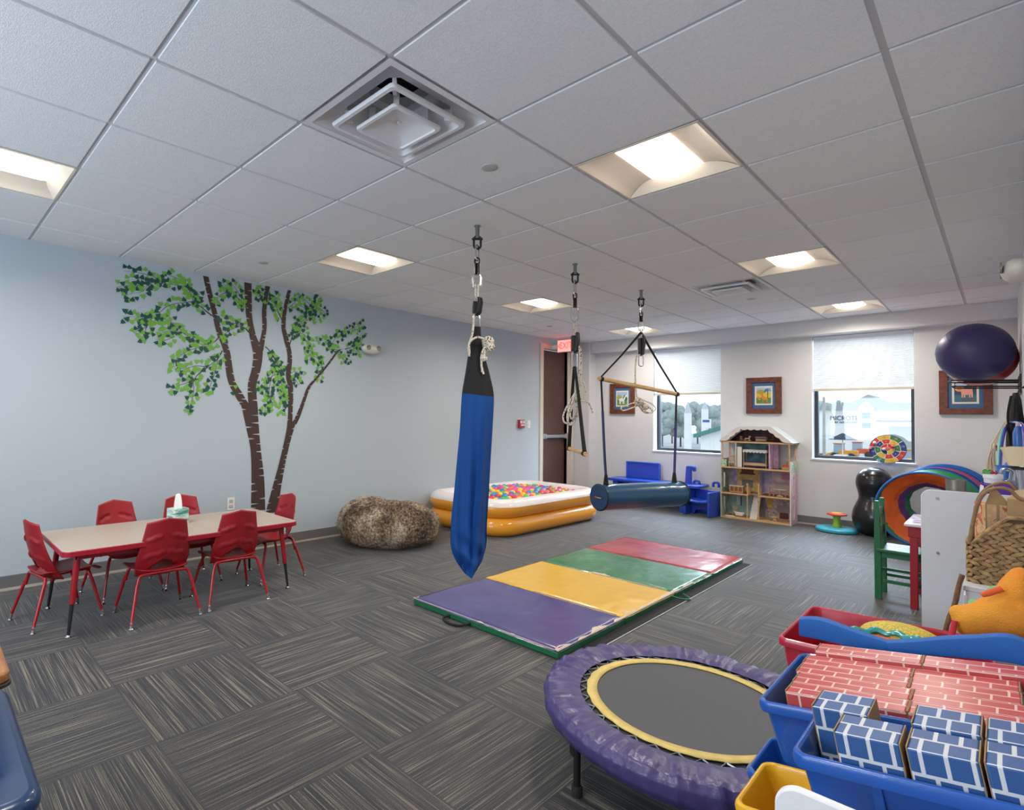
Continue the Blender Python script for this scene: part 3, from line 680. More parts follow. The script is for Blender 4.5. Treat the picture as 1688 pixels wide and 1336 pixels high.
dup(ch, (-4.08, 2.165, 0), PI+.03, 'red chair at the right end of the table beside the bean bag')
dup(ch, (-4.39, 1.165, 0), -PI/2+.15, 'red chair against the blue wall, left of the tissue box')
dup(ch, (-4.385, 1.615, 0), -PI/2-.03, 'red chair against the blue wall, directly behind the tissue box')
# tissue box
t = thing('tissue_box', 'cube tissue box with blue-green wave print on the low table', 'tissue box', (-4.09, 1.435, .505), .2)
m, N, L, b = node_mat('tissue_print'); tc = N.new('ShaderNodeTexCoord'); mp = N.new('ShaderNodeMapping'); mp.inputs['Scale'].default_value = (9, 9, 45)
L.new(tc.outputs['Object'], mp.inputs[0]); n = N.new('ShaderNodeTexNoise'); n.inputs['Scale'].default_value = 1.2; L.new(mp.outputs[0], n.inputs['Vector'])
L.new(ramp(N, L, n.outputs['Fac'], [(.38, '3f8f86'), (.48, '9cc9bd'), (.56, 'd8e0d4'), (.66, '7fb9bb')]), b.inputs['Base Color'])
MB().box(-.054, .054, -.054, .054, 0, .112).build('carton', m, t, bevel=.002)
mb = MB(); mb.rings([[(.034*s_*math.cos(a)*(1+.25*math.sin(3*a)), .022*s_*math.sin(a)*(1+.2*math.cos(5*a)), z) for a in [2*PI*k/20 for k in range(20)]] for s_, z in ((1.1, .108), (1.05, .14), (.8, .19), (.62, .208), (.2, .215))])
mb.build('tissue', mat('tissue_white', 'ece7e2', .9), t)

# ================================================================== BEAN BAG
def fur_mat():
    m, N, L, b = node_mat('faux_fur'); tc = N.new('ShaderNodeTexCoord')
    n = N.new('ShaderNodeTexNoise'); n.inputs['Scale'].default_value = 46; n.inputs['Detail'].default_value = 6; n.inputs['Roughness'].default_value = .75; L.new(tc.outputs['Object'], n.inputs['Vector'])
    n2 = N.new('ShaderNodeTexNoise'); n2.inputs['Scale'].default_value = 4.5; L.new(tc.outputs['Object'], n2.inputs['Vector'])
    v = math_n(N, L, 'ADD', math_n(N, L, 'MULTIPLY', n.outputs['Fac'], .65), math_n(N, L, 'MULTIPLY', n2.outputs['Fac'], .45))
    L.new(ramp(N, L, v, [(.43, '1f1813'), (.51, '62503f'), (.58, 'a08c74'), (.66, 'e0d3bc')]), b.inputs['Base Color']); b.inputs['Roughness'].default_value = .9
    bp = N.new('ShaderNodeBump'); bp.inputs['Strength'].default_value = .9; bp.inputs['Distance'].default_value = .03; L.new(n.outputs['Fac'], bp.inputs['Height']); L.new(bp.outputs[0], b.inputs['Normal']); return m
M_fur = fur_mat()
t = thing('bean_bag', 'shaggy brown faux fur bean bag on the floor by the blue wall', 'bean bag', (-4.345, 3.655, 0), math.atan2(.64, -.77)+PI)   # local x along the view
from mathutils import noise as mn
def bag(r, z, a, i):
    sd = 1+.012*math.sin(3*a+1)+.018*math.sin(7*a+z*5)*(z < .4)
    ca = math.cos(a); k = mn.noise(Vector((math.cos(a)*2.2, math.sin(a)*2.2, z*3)))*.02
    zz = z*(1+.10*math.sin(a+2.4)+.04*math.sin(2*a))
    if r < .34 and z > .3: zz += .007*math.sin(9*a); sd *= 1+.02*math.sin(9*a+.6)
    fz = mn.noise(Vector((math.cos(a)*r*60, math.sin(a)*r*60, z*60)))*.012
    return (r*sd+k*min(1, r*3)+fz, zz+fz)
prof = [(.001, .0), (.30, .003), (.42, .02), (.49, .07), (.525, .14), (.53, .20), (.51, .27), (.47, .33), (.40, .385), (.31, .42), (.23, .43), (.16, .415), (.10, .375), (.05, .34), (.001, .33)]
dn = smooth_path([(p[0], p[1], 0) for p in prof], 5)
b1_ = MB().lathe([(max(p.x, .001), max(p.y, 0)) for p in dn], 120, sx=.86, sy=1.0, fn=bag).build('fur_cover', M_fur, t)
# strands of fur
mb = MB(); rnd = random.Random(5); pts_ = [v.co.copy() for v in b1_.data.vertices]; nr = [v.normal.copy() for v in b1_.data.vertices]
for _ in range(15000):
    i = rnd.randrange(len(pts_)); p = pts_[i]+Vector((rnd.uniform(-.012, .012), rnd.uniform(-.012, .012), rnd.uniform(-.008, .008))); nn = nr[i]
    if p.z < .01: continue
    tv = Vector((rnd.uniform(-1, 1), rnd.uniform(-1, 1), -.7)).normalized(); tip = p+(nn*.5+tv*.8).normalized()*rnd.uniform(.014, .028); s_ = nn.cross(tv).normalized()*.0016
    if tip.z < .002: tip.z = .002
    mb.add([p-s_, p+s_, tip], [(0, 1, 2)], rnd.choice((0, 0, 0, 1)))
o = mb.build('fur_strands', [mat('fur_brown', '8a7761', .9), mat('fur_dark', '40342a', .9)], t, smooth=False, keep=True); o['kind'] = 'stuff'
mb = MB().grid(lambda u, v: (-.03+.13*u, .06+.17*v, .424-.035*v+.012*math.sin(u*5)+.01*math.cos(v*6)), 8, 8)
mb.build('lining_patch', mat('lining_beige', 'b09a85', .9), t, solid=.004)

# ================================================================== BALL PIT
px0, px1, py0, py1 = -4.93, -3.60, 4.60, 6.74
cx_, cy_ = (px0+px1)/2, (py0+py1)/2; hx, hy = (px1-px0)/2, (py1-py0)/2
t = thing('inflatable_pool', 'yellow-orange inflatable paddling pool with a white top rim, filled with balls', 'ball pit', (cx_, cy_, 0), -.02)
rt_, rb_ = .105, .105
def poolring(z, r, off, mi, name, mt, squash=1.0, a0=0, a1=2*PI, n=20):
    path = rrect(-hx+off, hx-off, -hy+off, hy-off, .34-off, 12); m = len(path)
    rs = []
    for i, (x, y) in enumerate(path):
        a = Vector(path[(i+1) % m])-Vector(path[i-1]); a = a.normalized(); nrm = Vector((a.y, -a.x))
        w_ = 1+.015*math.sin(i*2.1)
        rs.append([(x+nrm.x*r*w_*math.cos(q)*squash, y+nrm.y*r*w_*math.cos(q)*squash, z+r*math.sin(q)) for q in [a0+(a1-a0)*k/n for k in range(n)]])
    rs.append(rs[0]); mb = MB(); 
    full = abs(a1-a0-2*PI) < .01
    mb.rings(rs, 0, False, full) if full else mb.rings([[*r_] for r_ in rs], 0, False, False)
    return mb.build(name, mt, t)
M_py = mat('pool_vinyl_orange', 'f0a02c', .28, coat=.4, bump=.15, bscale=9); M_pw = mat('pool_vinyl_white', 'e6dfdc', .28, coat=.4, bump=.12, bscale=12)
poolring(.105, .105, .105, 0, 'lower_ring', M_py); poolring(.297, .100, .11, 0, 'upper_ring', M_py)
poolring(.302, .104, .112, 0, 'white_rim', M_pw, 1.0, math.radians(15), math.radians(168), 14)
MB().prism(rrect(-hx+.1, hx-.1, -hy+.1, hy-.1, .25), .004, .012, 'z').build('pool_floor', M_py, t)
cols = [('red', 'd32d2d'), ('yellow', 'f0c62a'), ('blue', '2a86c8'), ('green', '4cbf54'), ('pink', 'e33f92'), ('orange', 'ef6a35')]
rnd = random.Random(3); protos = {}; R_ = .037; cnt = 0; deep = MB()
ix = int((2*hx-.42)/(R_*1.86)); iy = int((2*hy-.42)/(R_*1.72)); spots = []
for j in range(iy+1):
    for i in range(ix+1):
        x = -hx+.235+(i+.5*(j % 2))*R_*1.86; y = -hy+.235+j*R_*1.72
        if abs(x) > hx-.245 or abs(y) > hy-.245: continue
        spots.append((x+rnd.uniform(-.006, .006), y+rnd.uniform(-.006, .006), .315+.085*math.exp(-((x+.1)**2/.15+(y+.0)**2/.5))+rnd.uniform(-.014, .016)))
spots.sort(key=lambda p: -p[0]*.3-p[1]*.0+abs(p[1])*.05)
MB_base = MB().prism(rrect(-hx+.2, hx-.2, -hy+.2, hy-.2, .12), .02, .235, 'z')
for (x, y, z) in spots:
    cn, hx_ = rnd.choice(cols); wx = cx_+x*math.cos(-.02)-y*math.sin(-.02); wy = cy_+x*math.sin(-.02)+y*math.cos(-.02)
    if cnt < 299:
        if cn not in protos:
            o = MB().sphere((0, 0, 0), R_, 18, 12).build('play_ball', mat('ball_'+cn, hx_, .25, coat=.3))
            tag(o, 'small shiny %s plastic ball lying among the others in the inflatable pool' % cn, 'ball', 'balls in the inflatable pool'); protos[cn] = o
        else: o = protos[cn].copy(); C.objects.link(o)
        o.location = (wx, wy, z)
    else: deep.sphere((wx, wy, z), R_, 14, 10, mi=[c[0] for c in cols].index(cn))
    cnt += 1
for k in range(700):
    x = rnd.uniform(-hx+.24, hx-.24); y = rnd.uniform(-hy+.24, hy-.24)
    deep.sphere((cx_+x, cy_+y, rnd.uniform(.06, .285)), R_, 10, 7, mi=rnd.randrange(6))
o = deep.build('play_balls', [mat('ball_'+c, h, .25, coat=.3) for c, h in cols]); tag(o, 'deeper layer of coloured plastic balls filling the inflatable pool', 'balls', 'balls in the inflatable pool', 'stuff')

# ================================================================== FOLDING MAT
t = thing('folding_gym_mat', 'long four-panel folding mat, purple, yellow, green and red, worn at the edges', 'gym mat', (-2.22, 2.575, 0))
M_ms = mat('mat_side_green', '1d6b45', .35, bump=.2, bscale=30)
def vinyl(n, c): return mat(n, c, .24, bump=.25, bscale=7, spec=.6, noise=.06, nscale=14)
pan = [('mat_purple', '504b82'), ('mat_yellow', 'e0b348'), ('mat_green', '3f7d58'), ('mat_red', 'b04548')]
W0 = .575; L0 = .762
for k, (n, c) in enumerate(pan):
    y0, y1 = k*L0+.003, (k+1)*L0-.003
    def top(u, v, y0=y0, y1=y1, k=k):
        x = -W0+2*W0*u; y = y0+(y1-y0)*v; e = min(u, 1-u, v*1.2, (1-v)*1.2); z = .05-.012*max(0, 1-e/.02)**2
        return (x, y, z+.0035*mn.noise(Vector((x*4, y*4+k*7, 0)))+.002*mn.noise(Vector((x*15, y*9, k))))
    pn = MB().grid(top, 60, 40).build('panel', vinyl(n, c), t)
    pn['label'] = ['purple', 'yellow', 'green', 'red'][k]+' mat panel'
    MB().box(-W0, W0, y0, y1, .003, .0385).build('side_cover', M_ms, pn, bevel=.005)
mb = MB(); rnd = random.Random(9)
def jag(x0, y0, x1, y1, w_, dens, z=.0515):
    n = int(math.hypot(x1-x0, y1-y0)/.008); a = []; b_ = []; nx, ny = -(y1-y0), x1-x0; l = math.hypot(nx, ny); nx /= l; ny /= l
    for i in range(n+1):
        f = i/n; ww = abs(w_)*max(0, (mn.noise(Vector((f*14+x0*9, y0*5, 2)))*1.6+dens)) + rnd.uniform(0, .003)*(1 if dens > 0 else 0)
        ww = min(abs(ww), abs(w_)*1.7)*(1 if w_ > 0 else -1)
        a.append((x0+(x1-x0)*f, y0+(y1-y0)*f, z-.006)); b_.append((x0+(x1-x0)*f+nx*ww, y0+(y1-y0)*f+ny*ww, z))
    vs = []
    for p, q in zip(a, b_): vs += [p, q]
    mb.add(vs, [(2*i, 2*i+1, 2*i+3, 2*i+2) for i in range(n) if b_[i] != a[i]])
jag(W0, 0, W0, 4*L0*.62, .035, .45); jag(W0, 4*L0*.62, W0, 4*L0, .02, -.1)
jag(W0-.02, .0, -W0, 0.0, -.018, -.45); jag(-W0, .05, -W0, .0, .03, .4)
for k in (1, 2): jag(W0*.9, k*L0, -W0*.2, k*L0, .01, -.35)
mb.build('worn_edge', mat('scuffed_backing', 'cdbfae', .8), t, solid=.001)
mb = MB(); yy = 2*L0; pts = [(-.10, 0), (-.07, .03), (-.02, .028), (.01, .045), (.03, .03), (.07, .02), (.05, -.005), (-.04, -.003)]
mb.prism([(p[0], yy+p[1]-.01) for p in pts], .0515, .0525, 'z').build('torn_patch', mat('scuffed_backing', 'cdbfae', .8), t)
MB().box(W0-.02, W0+.075, .25, 4*L0-.02, .001, .004).build('hook_strip', M_blackf, t); MB().box(W0+.075, W0+.08, .25, 4*L0-.02, .001, .005).build('strip_edging', mat('edging_pale', 'b9bcb8', .6), t)
MB().tube(smooth_path([(-.23, -.0, .02), (-.24, -.045, .012), (-.17, -.075, .008), (-.09, -.06, .01), (-.05, -.0, .02)], 6), .008, 8).build('carry_handle', M_blackf, t)
MB().tube(smooth_path([(W0, 2*L0-.05, .03), (W0+.05, 2*L0-.02, .018), (W0+.09, 2*L0+.05, .01), (W0+.02, 2*L0+.10, .02)], 6), .006, 8).build('corner_strap', M_ms, t)

# ================================================================== TRAMPOLINE
TC = Vector((-.803, 2.13, 0)); TR = .525; TZ = .262
t = thing('mini_trampoline', 'round mini trampoline with ruffled purple pad and yellow-edged black bed', 'trampoline', TC)
MB().tube([(.495*math.cos(a), .495*math.sin(a), TZ-.028) for a in [2*PI*k/64 for k in range(64)]], .014, 10, True).build('frame_ring', M_black, t)
def pad(u, v):
    a = 2*PI*u; ruff = mn.noise(Vector((math.cos(a)*9, math.sin(a)*9, 3)))+.6*mn.noise(Vector((math.cos(a)*22, math.sin(a)*22, v*2)))
    prof = [(.385, TZ-.004), (.42, TZ+.006), (.47, TZ+.008), (.505, TZ+.002), (.523, TZ-.02), (.522, TZ-.05), (.508, TZ-.072)]
    q = v*(len(prof)-1); i = min(int(q), len(prof)-2); f = q-i; r = prof[i][0]*(1-f)+prof[i+1][0]*f; z = prof[i][1]*(1-f)+prof[i+1][1]*f
    amp = .013*math.sin(PI*min(1, v*1.3))+.004; sag = .02*max(0, math.sin(a-4.1))**2 * (v > .7)*v
    return (math.cos(a)*(r+.010*ruff*v), math.sin(a)*(r+.010*ruff*v), z+amp*ruff-sag)
MB().grid(pad, 300, 26).build('pad_cover', mat('pad_purple', '433a6c', .36, bump=.2, bscale=60), t)
MB().lathe([(.33, TZ-.012), (.39, TZ-.014), (.42, TZ-.02)], 80).build('spring_band', mat('elastic_dark', '2a2b30', .7), t)
mb = MB()
for k in range(34):
    a = 2*PI*k/34; a2 = a+PI/34; mb.tube([(.362*math.cos(a), .362*math.sin(a), TZ-.008), (.398*math.cos(a2), .398*math.sin(a2), TZ-.012), (.362*math.cos(a+2*PI/34), .362*math.sin(a+2*PI/34), TZ-.008)], .0032, 6)
mb.build('springs', M_steel, t)
MB().rings([[(.322*math.cos(a), .322*math.sin(a), TZ-.006) for a in [2*PI*k/120 for k in range(120)]], [((.360+.002*math.sin(k*7.7))*math.cos(2*PI*k/120), (.360+.002*math.sin(k*7.7))*math.sin(2*PI*k/120), TZ-.006) for k in range(120)]], caps=False).build('yellow_border', mat('border_yellow', 'd8bf70', .7, noise=.15, nscale=30), t, solid=.003)
MB().lathe([(.001, TZ-.0125), (.335, TZ-.0125), (.335, TZ-.0085), (.001, TZ-.0085)], 96).build('jump_bed', mat('bed_black', '3b3d42', .5, spec=.6, bump=.2, bscale=500), t)
for k in range(6):
    a = math.radians(-116.6+60*k); x, y = .47*math.cos(a), .47*math.sin(a)
    lg = MB().cyl((x, y, .02), (x, y, TZ-.03), .0125, n=14).build('leg', M_black, t)
    MB().lathe([(.018, 0), (.019, .03), (.0165, .035)], 16, (x, y, 0)).build('rubber_foot', mat('rubber', '1d1d1f', .8), lg)
    MB().rbox((x-.014, y, .155), (.016, .03, .05), rz=a).build('hinge', M_black, lg, bevel=.004)
# ================================================================== HANGING HARDWARE
def rope_mat():
    m, N, L, b = node_mat('climbing_rope'); tc = N.new('ShaderNodeTexCoord'); n = N.new('ShaderNodeTexNoise'); n.inputs['Scale'].default_value = 90; L.new(tc.outputs['Object'], n.inputs['Vector'])
    L.new(ramp(N, L, n.outputs['Fac'], [(.36, '4a3430'), (.42, 'cfc3b3'), (.7, 'e3dacb')]), b.inputs['Base Color']); b.inputs['Roughness'].default_value = .85; return m
M_rope = rope_mat()
def link(mb, c, h, w_, r, rz=0, n=8):
    pts = []; k = 8
    for i in range(k+1): a = PI*i/k; pts.append((w_/2*math.cos(a), h/2-w_/2+w_/2*math.sin(a)))
    for i in range(k+1): a = PI+PI*i/k; pts.append((w_/2*math.cos(a), -h/2+w_/2+w_/2*math.sin(a)))
    mb.tube([(c[0]+p*math.cos(rz), c[1]+p*math.sin(rz), c[2]+q) for p, q in pts], r, n, True)
RD = math.atan2(rt.y, rt.x)
def hardware(x, y, label, lens, zlink, rope_paths, knots):
    """threaded tube, shackle, quick link, swivel, link, rope, rope grab, carabiner; z heights from lens"""
    t = thing('swing_hanger', label, 'swing hardware', (x, y, 0)); z = CZ
    MB().cyl((0, 0, lens[0]), (0, 0, CZ+.02), .014, n=16).lathe([(.024, CZ-.006), (.024, CZ)], 6).build('ceiling_bolt', M_steel, t)
    mb = MB(); link(mb, (0, 0, (lens[0]+lens[1])/2), lens[0]-lens[1]+.03, .046, .0075, RD); mb.cyl((-.026*math.cos(RD), -.026*math.sin(RD), lens[0]-.004), (.026*math.cos(RD), .026*math.sin(RD), lens[0]-.004), .007).sphere((-.026*math.cos(RD), -.026*math.sin(RD), lens[0]-.004), .011).sphere((.026*math.cos(RD), .026*math.sin(RD), lens[0]-.004), .011)
    mb.build('shackle', M_black, t)
    mb = MB(); link(mb, (0, 0, (lens[1]+lens[2])/2), lens[1]-lens[2]+.02, .038, .0055, RD+.9); mb.build('quick_link', M_chrome, t)
    mb = MB(); mb.cyl((0, 0, lens[3]), (0, 0, lens[2]-.03), .0165, n=18); link(mb, (0, 0, lens[2]-.012), .045, .03, .005, RD); mb.build('swivel', mat('swivel_dark', '2b2522', .2, metal=.9), t)
    mb = MB(); link(mb, (0, 0, (lens[3]+lens[4])/2), lens[3]-lens[4]+.02, .055, .006, RD); mb.build('quick_link', M_chrome, t)
    rp = MB()
    for s in (-.010, .010): rp.tube([(s*math.cos(RD), s*math.sin(RD), lens[4]+.02), (s*.7*math.cos(RD), s*.7*math.sin(RD), lens[5])], .0065, 8)
    for p in rope_paths: rp.tube(smooth_path([tuple(q) for q in p], 6), .0072, 9)
    for (c, r) in knots:
        rnd = random.Random(int(r*1000)+int(c[2]*100))
        for k in range(7):
            ax = Vector((rnd.uniform(-1, 1), rnd.uniform(-1, 1), rnd.uniform(-1, 1))).normalized(); u = ax.orthogonal().normalized(); v = ax.cross(u)
            rp.tube([Vector(c)+ax*rnd.uniform(-.25, .25)*r+(u*math.cos(a)+v*math.sin(a)*.85)*r*rnd.uniform(.72, .78) for a in [2*PI*i/14 for i in range(14)]], .008, 8, True)
    rp.build('rope', M_rope, t)
    g = (lens[5]+lens[6])/2; q = Matrix.Rotation(RD, 4, 'Z')
    mb = MB().box(-.028, .012, -.018, .018, lens[6]+.02, lens[5]-.01, 0, q)
    mb.prism([(-.0, lens[6]), (.03, lens[6]+.02), (.042, g+.03), (.036, lens[5]+.012), (.02, lens[5]+.018), (.012, g)], -.02, .02, 'y')
    gr = mb.build('rope_grab', M_black, t, bevel=.006)
    mb = MB(); link(mb, (0, 0, (lens[6]+lens[7])/2), lens[6]-lens[7]+.02, .045, .0055, RD); mb.build('carabiner', M_chrome, t)
    return t
def V3(x, y, z): return Vector((x*math.cos(RD), x*math.sin(RD), z))+Vector((0, 0, 0))+Vector((-math.sin(RD)*y, math.cos(RD)*y, 0))
H1 = (-2.398, 2.75); H2 = (-2.415, 4.0); H3 = (-2.445, 5.27)
hardware(*H1, 'swing hanger of links, swivel and rope grab above the blue lycra swing', (2.50, 2.445, 2.36, 2.255, 2.17, 2.085, 1.975, 1.90), 0,
  [[V3(-.02, -.02, 1.98), V3(-.03, -.05, 1.86), V3(-.055, -.05, 1.77), V3(-.05, -.06, 1.70)], [V3(-.05, -.06, 1.72), V3(-.05, -.07, 1.79), V3(.0, -.07, 1.825), V3(.05, -.06, 1.81)], [V3(.06, -.05, 1.77), V3(.045, -.05, 1.70), V3(.03, -.05, 1.66), V3(.035, -.045, 1.60)], [V3(.07, -.05, 1.79), V3(.035, -.05, 1.73), V3(.03, -.05, 1.65), V3(.045, -.05, 1.585)]],
  [(V3(.075, -.05, 1.80), .042), (V3(.085, -.05, 1.765), .034), (V3(.045, -.05, 1.69), .022)])
hardware(*H2, 'swing hanger with a tied rope coil above the small wooden trapeze', (2.50, 2.44, 2.33, 2.22, 2.12, 2.0, 1.84, 1.72), 0,
  [[V3(.03, -.02, 1.9), V3(.04, -.02, 1.75), V3(.02, -.03, 1.6), V3(.0, -.03, 1.48)], [V3(.045, -.02, 1.88), V3(.05, -.02, 1.72), V3(.035, -.03, 1.55), V3(.03, -.03, 1.42)],
   [V3(.0, -.03, 1.52), V3(-.06, -.04, 1.42), V3(-.10, -.04, 1.33), V3(-.09, -.04, 1.27), V3(-.03, -.04, 1.27), V3(.01, -.04, 1.36), V3(.02, -.04, 1.46)],
   [V3(.0, -.05, 1.53), V3(-.04, -.06, 1.42), V3(-.075, -.06, 1.32), V3(-.05, -.06, 1.25), V3(.0, -.06, 1.31), V3(.03, -.05, 1.45)], [V3(.02, -.04, 1.50), V3(.0, -.06, 1.38), V3(-.03, -.06, 1.30), V3(-.05, -.06, 1.34), V3(-.01, -.05, 1.46)],
   [V3(.04, -.03, 1.45), V3(.10, -.03, 1.44), V3(.13, -.02, 1.40), V3(.145, -.02, 1.35)], [V3(.03, -.03, 1.42), V3(.075, -.03, 1.50), V3(.075, -.03, 1.58), V3(.05, -.03, 1.60), V3(.03, -.03, 1.50)]],
  [(V3(.01, -.04, 1.47), .045)])
hardware(*H3, 'swing hanger with a hanging rope above the blue bolster swing, farthest from the camera', (2.50, 2.44, 2.36, 2.27, 2.19, 2.12, 1.93, 1.84), 0,
  [[V3(-.02, 0, 2.0), V3(-.05, 0, 1.88), V3(-.055, 0, 1.7), V3(-.045, 0, 1.56), V3(-.03, 0, 1.50)],
   [V3(-.02, 0, 1.48), V3(-.09, 0, 1.46), V3(-.19, 0, 1.42), V3(-.17, 0, 1.39), V3(-.08, 0, 1.42), V3(.0, 0, 1.46)],
   [V3(-.03, 0, 1.52), V3(.05, .02, 1.49), V3(.13, .02, 1.45), V3(.15, .02, 1.40), V3(.06, .02, 1.37), V3(-.0, .02, 1.42), V3(-.03, 0, 1.48)], [V3(-.02, 0, 1.50), V3(.06, -.02, 1.44), V3(.11, -.02, 1.38), V3(.05, -.02, 1.38), V3(.0, 0, 1.46)]],
  [(V3(-.02, 0, 1.475), .05), (V3(.04, 0, 1.43), .04)])

# ---- blue lycra cocoon swing
M_lycra = mat('lycra_blue', '0d458a', .7, bump=.15, bscale=500, spec=.3)
t = thing('cocoon_swing', 'tall folded blue lycra swing with black top band hanging near the middle of the room', 'therapy swing', (H1[0], H1[1], 0), RD)
secs = [(1.905, 779, 793), (1.86, 777.5, 793.5), (1.80, 776, 795), (1.70, 772, 801), (1.60, 768.5, 808), (1.50, 764.5, 814), (1.447, 763, 816), (1.38, 762, 816), (1.2, 760, 814), (1.0, 756, 811.5), (.8, 752, 809), (.65, 748, 807), (.55, 747, 806), (.48, 747, 806), (.42, 749, 804), (.36, 755, 799.5), (.31, 763, 793), (.275, 770, 787.5), (.256, 775, 783)]
def sec_ring(z, l, r, n=72, ph=0):
    c = ((l+r)/2-786)/248; hw = (r-l)/2/248; f = max(0, min(1, (1.6-z)/.6)); g = max(0, min(1, (1.9-z)/.4))
    out = []
    for k in range(n):
        a = 2*PI*k/n; x = hw*math.cos(a); d = hw*(.42+.2*(1-g))*math.sin(a)
        fold = -.055*f*math.exp(-((x-hw*.42)/.013)**2)*(1 if math.sin(a) < 0 else 0)+.012*f*math.exp(-((x-hw*.62)/.02)**2)*(-1 if math.sin(a) < 0 else 0)
        fold += .009*f*math.sin(x*75+z*4)*(-1 if math.sin(a) < 0 else 1)
        if z < .6: fold += .020*math.sin(z*38+x*30)*min(1, (.6-z)*4)*(math.sin(a))
        out.append((c+x, d-fold*-1 if math.sin(a) < 0 else d+fold, z+(-.012*math.cos(a) if abs(z-1.447) < .002 else 0)))
    return out
def dense(ss, k=6):
    p = smooth_path([Vector(s_) for s_ in ss], k); return [tuple(q) for q in p]
i_ = 6
MB().rings([sec_ring(*s_) for s_ in dense(secs[:i_+1])]).build('black_band', mat('neoprene_black', '1b1b1c', .85, bump=.3, bscale=400), t)
MB().rings([sec_ring(*s_) for s_ in dense(secs[i_:])]).build('fabric_body', M_lycra, t)

# ---- trapeze
t = thing('trapeze_bar', 'small wooden trapeze bar on black webbing straps in front of the brown door', 'trapeze swing', (H2[0], H2[1], 0))
a_, b_ = Vector((-2.60, 4.206, 1.045))-Vector((*H2, 0)), Vector((-2.148, 3.726, 1.045))-Vector((*H2, 0))
a_ = a_*.86+b_*.14; a_, b_ = Vector((-.20, .21, 1.045)), Vector((.245, -.255, 1.035))
a_, b_ = Vector((-.185, .206, 1.045)), Vector((.267, -.274, 1.035))
dr = (b_-a_).normalized(); MB().cyl(a_, b_, .0165, n=20).build('bar', M_wood, t, bevel=.003)
for s_, e in ((1, a_+dr*.05), (-1, b_-dr*.05)):
    w_ = Vector((0, 0, 0))
    mb = MB(); p1 = Vector((0, 0, 1.73)); side = dr.cross((e-p1)).normalized()
    pts = smooth_path([p1+dr*(-s_)*.012, p1.lerp(e, .35)+dr*(-s_)*.02, p1.lerp(e, .75)+dr*(-s_)*.01, e+Vector((0, 0, .018))], 6)
    mb.tube(pts, [.011+.006*i/len(pts) for i in range(len(pts))], 8); mb.build('strap', M_blackf, t)
    MB().cyl(e-dr*.022, e+dr*.022, .0205, n=18).build('strap_loop', M_blackf, t)
# ---- bolster swing
t = thing('bolster_swing', 'dark blue vinyl bolster swing hanging under a long wooden spreader bar', 'therapy swing', (H3[0], H3[1], 0))
O3 = Vector((*H3, 0)); a_, b_ = Vector((-2.622, 4.80, .560))-O3, Vector((-2.268, 5.77, .553))-O3; dr = (b_-a_).normalized(); pp = Vector((-dr.y, dr.x, 0))
def vcyl(R, n=40):
    out = []; Lb = (b_-a_).length
    for i in range(41):
        f = i/40; c = a_.lerp(b_, f); ring = []
        for k in range(n):
            q = 2*PI*k/n; tp = math.sin(q); rr = R*(1-.05*math.exp(-((f-.07)/.05)**2)*max(0, tp)-.05*math.exp(-((f-.93)/.05)**2)*max(0, tp))
            if f == 0 or f == 1: rr = R*.97
            rr += .0015*mn.noise(Vector((f*9, q*3, 1)))
            ring.append(c+pp*rr*math.cos(q)+Vector((0, 0, rr*math.sin(q))))
        out.append(ring)
    return out
MB().rings(vcyl(.123)).build('bolster', mat('vinyl_navy', '1d4a6c', .3, bump=.25, bscale=14, coat=.15), t)
for e, s_ in ((a_, -1), (b_, 1)):
    cp = MB().cyl(e+dr*s_*(-.004), e+dr*s_*.016, .120, .119, n=48).build('end_cap', mat('cap_navy', '1a3f68', .6, bump=.2, bscale=300), t, bevel=.004)
    MB().tube([e+dr*s_*.005+pp*.1235*math.cos(q)+Vector((0, 0, .1235*math.sin(q))) for q in [2*PI*k/48 for k in range(48)]], .005, 8, True).build('piping', M_black, cp)
    if s_ < 0:
        o_ = e+dr*s_*.018; R3 = Matrix((( -pp.x*-1, 0, -dr.x, o_.x), (pp.y, 0, -dr.y, o_.y), (0, 1, 0, o_.z), (0, 0, 0, 1)))
        Mt = Matrix(((-pp.x, 0, -dr.x, o_.x), (-pp.y, 0, -dr.y, o_.y), (0, 1, 0, o_.z), (0, 0, 0, 1)))
        tg = MB().box(-.050, .050, -.013, .013, 0, .002, 0, Mt).build('brand_tag', M_black, cp, smooth=False)
        MB().box(-.046, -.026, -.010, .010, .002, .003, 0, Mt).build('red_mark', mat('logo_red', 'd0302a', .5), cp, smooth=False)
        text('lettering', 'Southpaw', .0165, M_white, Mt @ Matrix.Translation((.011, 0, .003)), cp)
ba, bb = at(991, 625, 1, 4.80)-O3, at(1115, 650, 1, 5.76)-O3; bd = (bb-ba).normalized()
MB().cyl(ba-bd*.035, bb+bd*.035, .0205, n=24).build('spreader_bar', M_wood, t, bevel=.004)
M_strapb = mat('strap_blue_sleeve', '2c3566', .5)
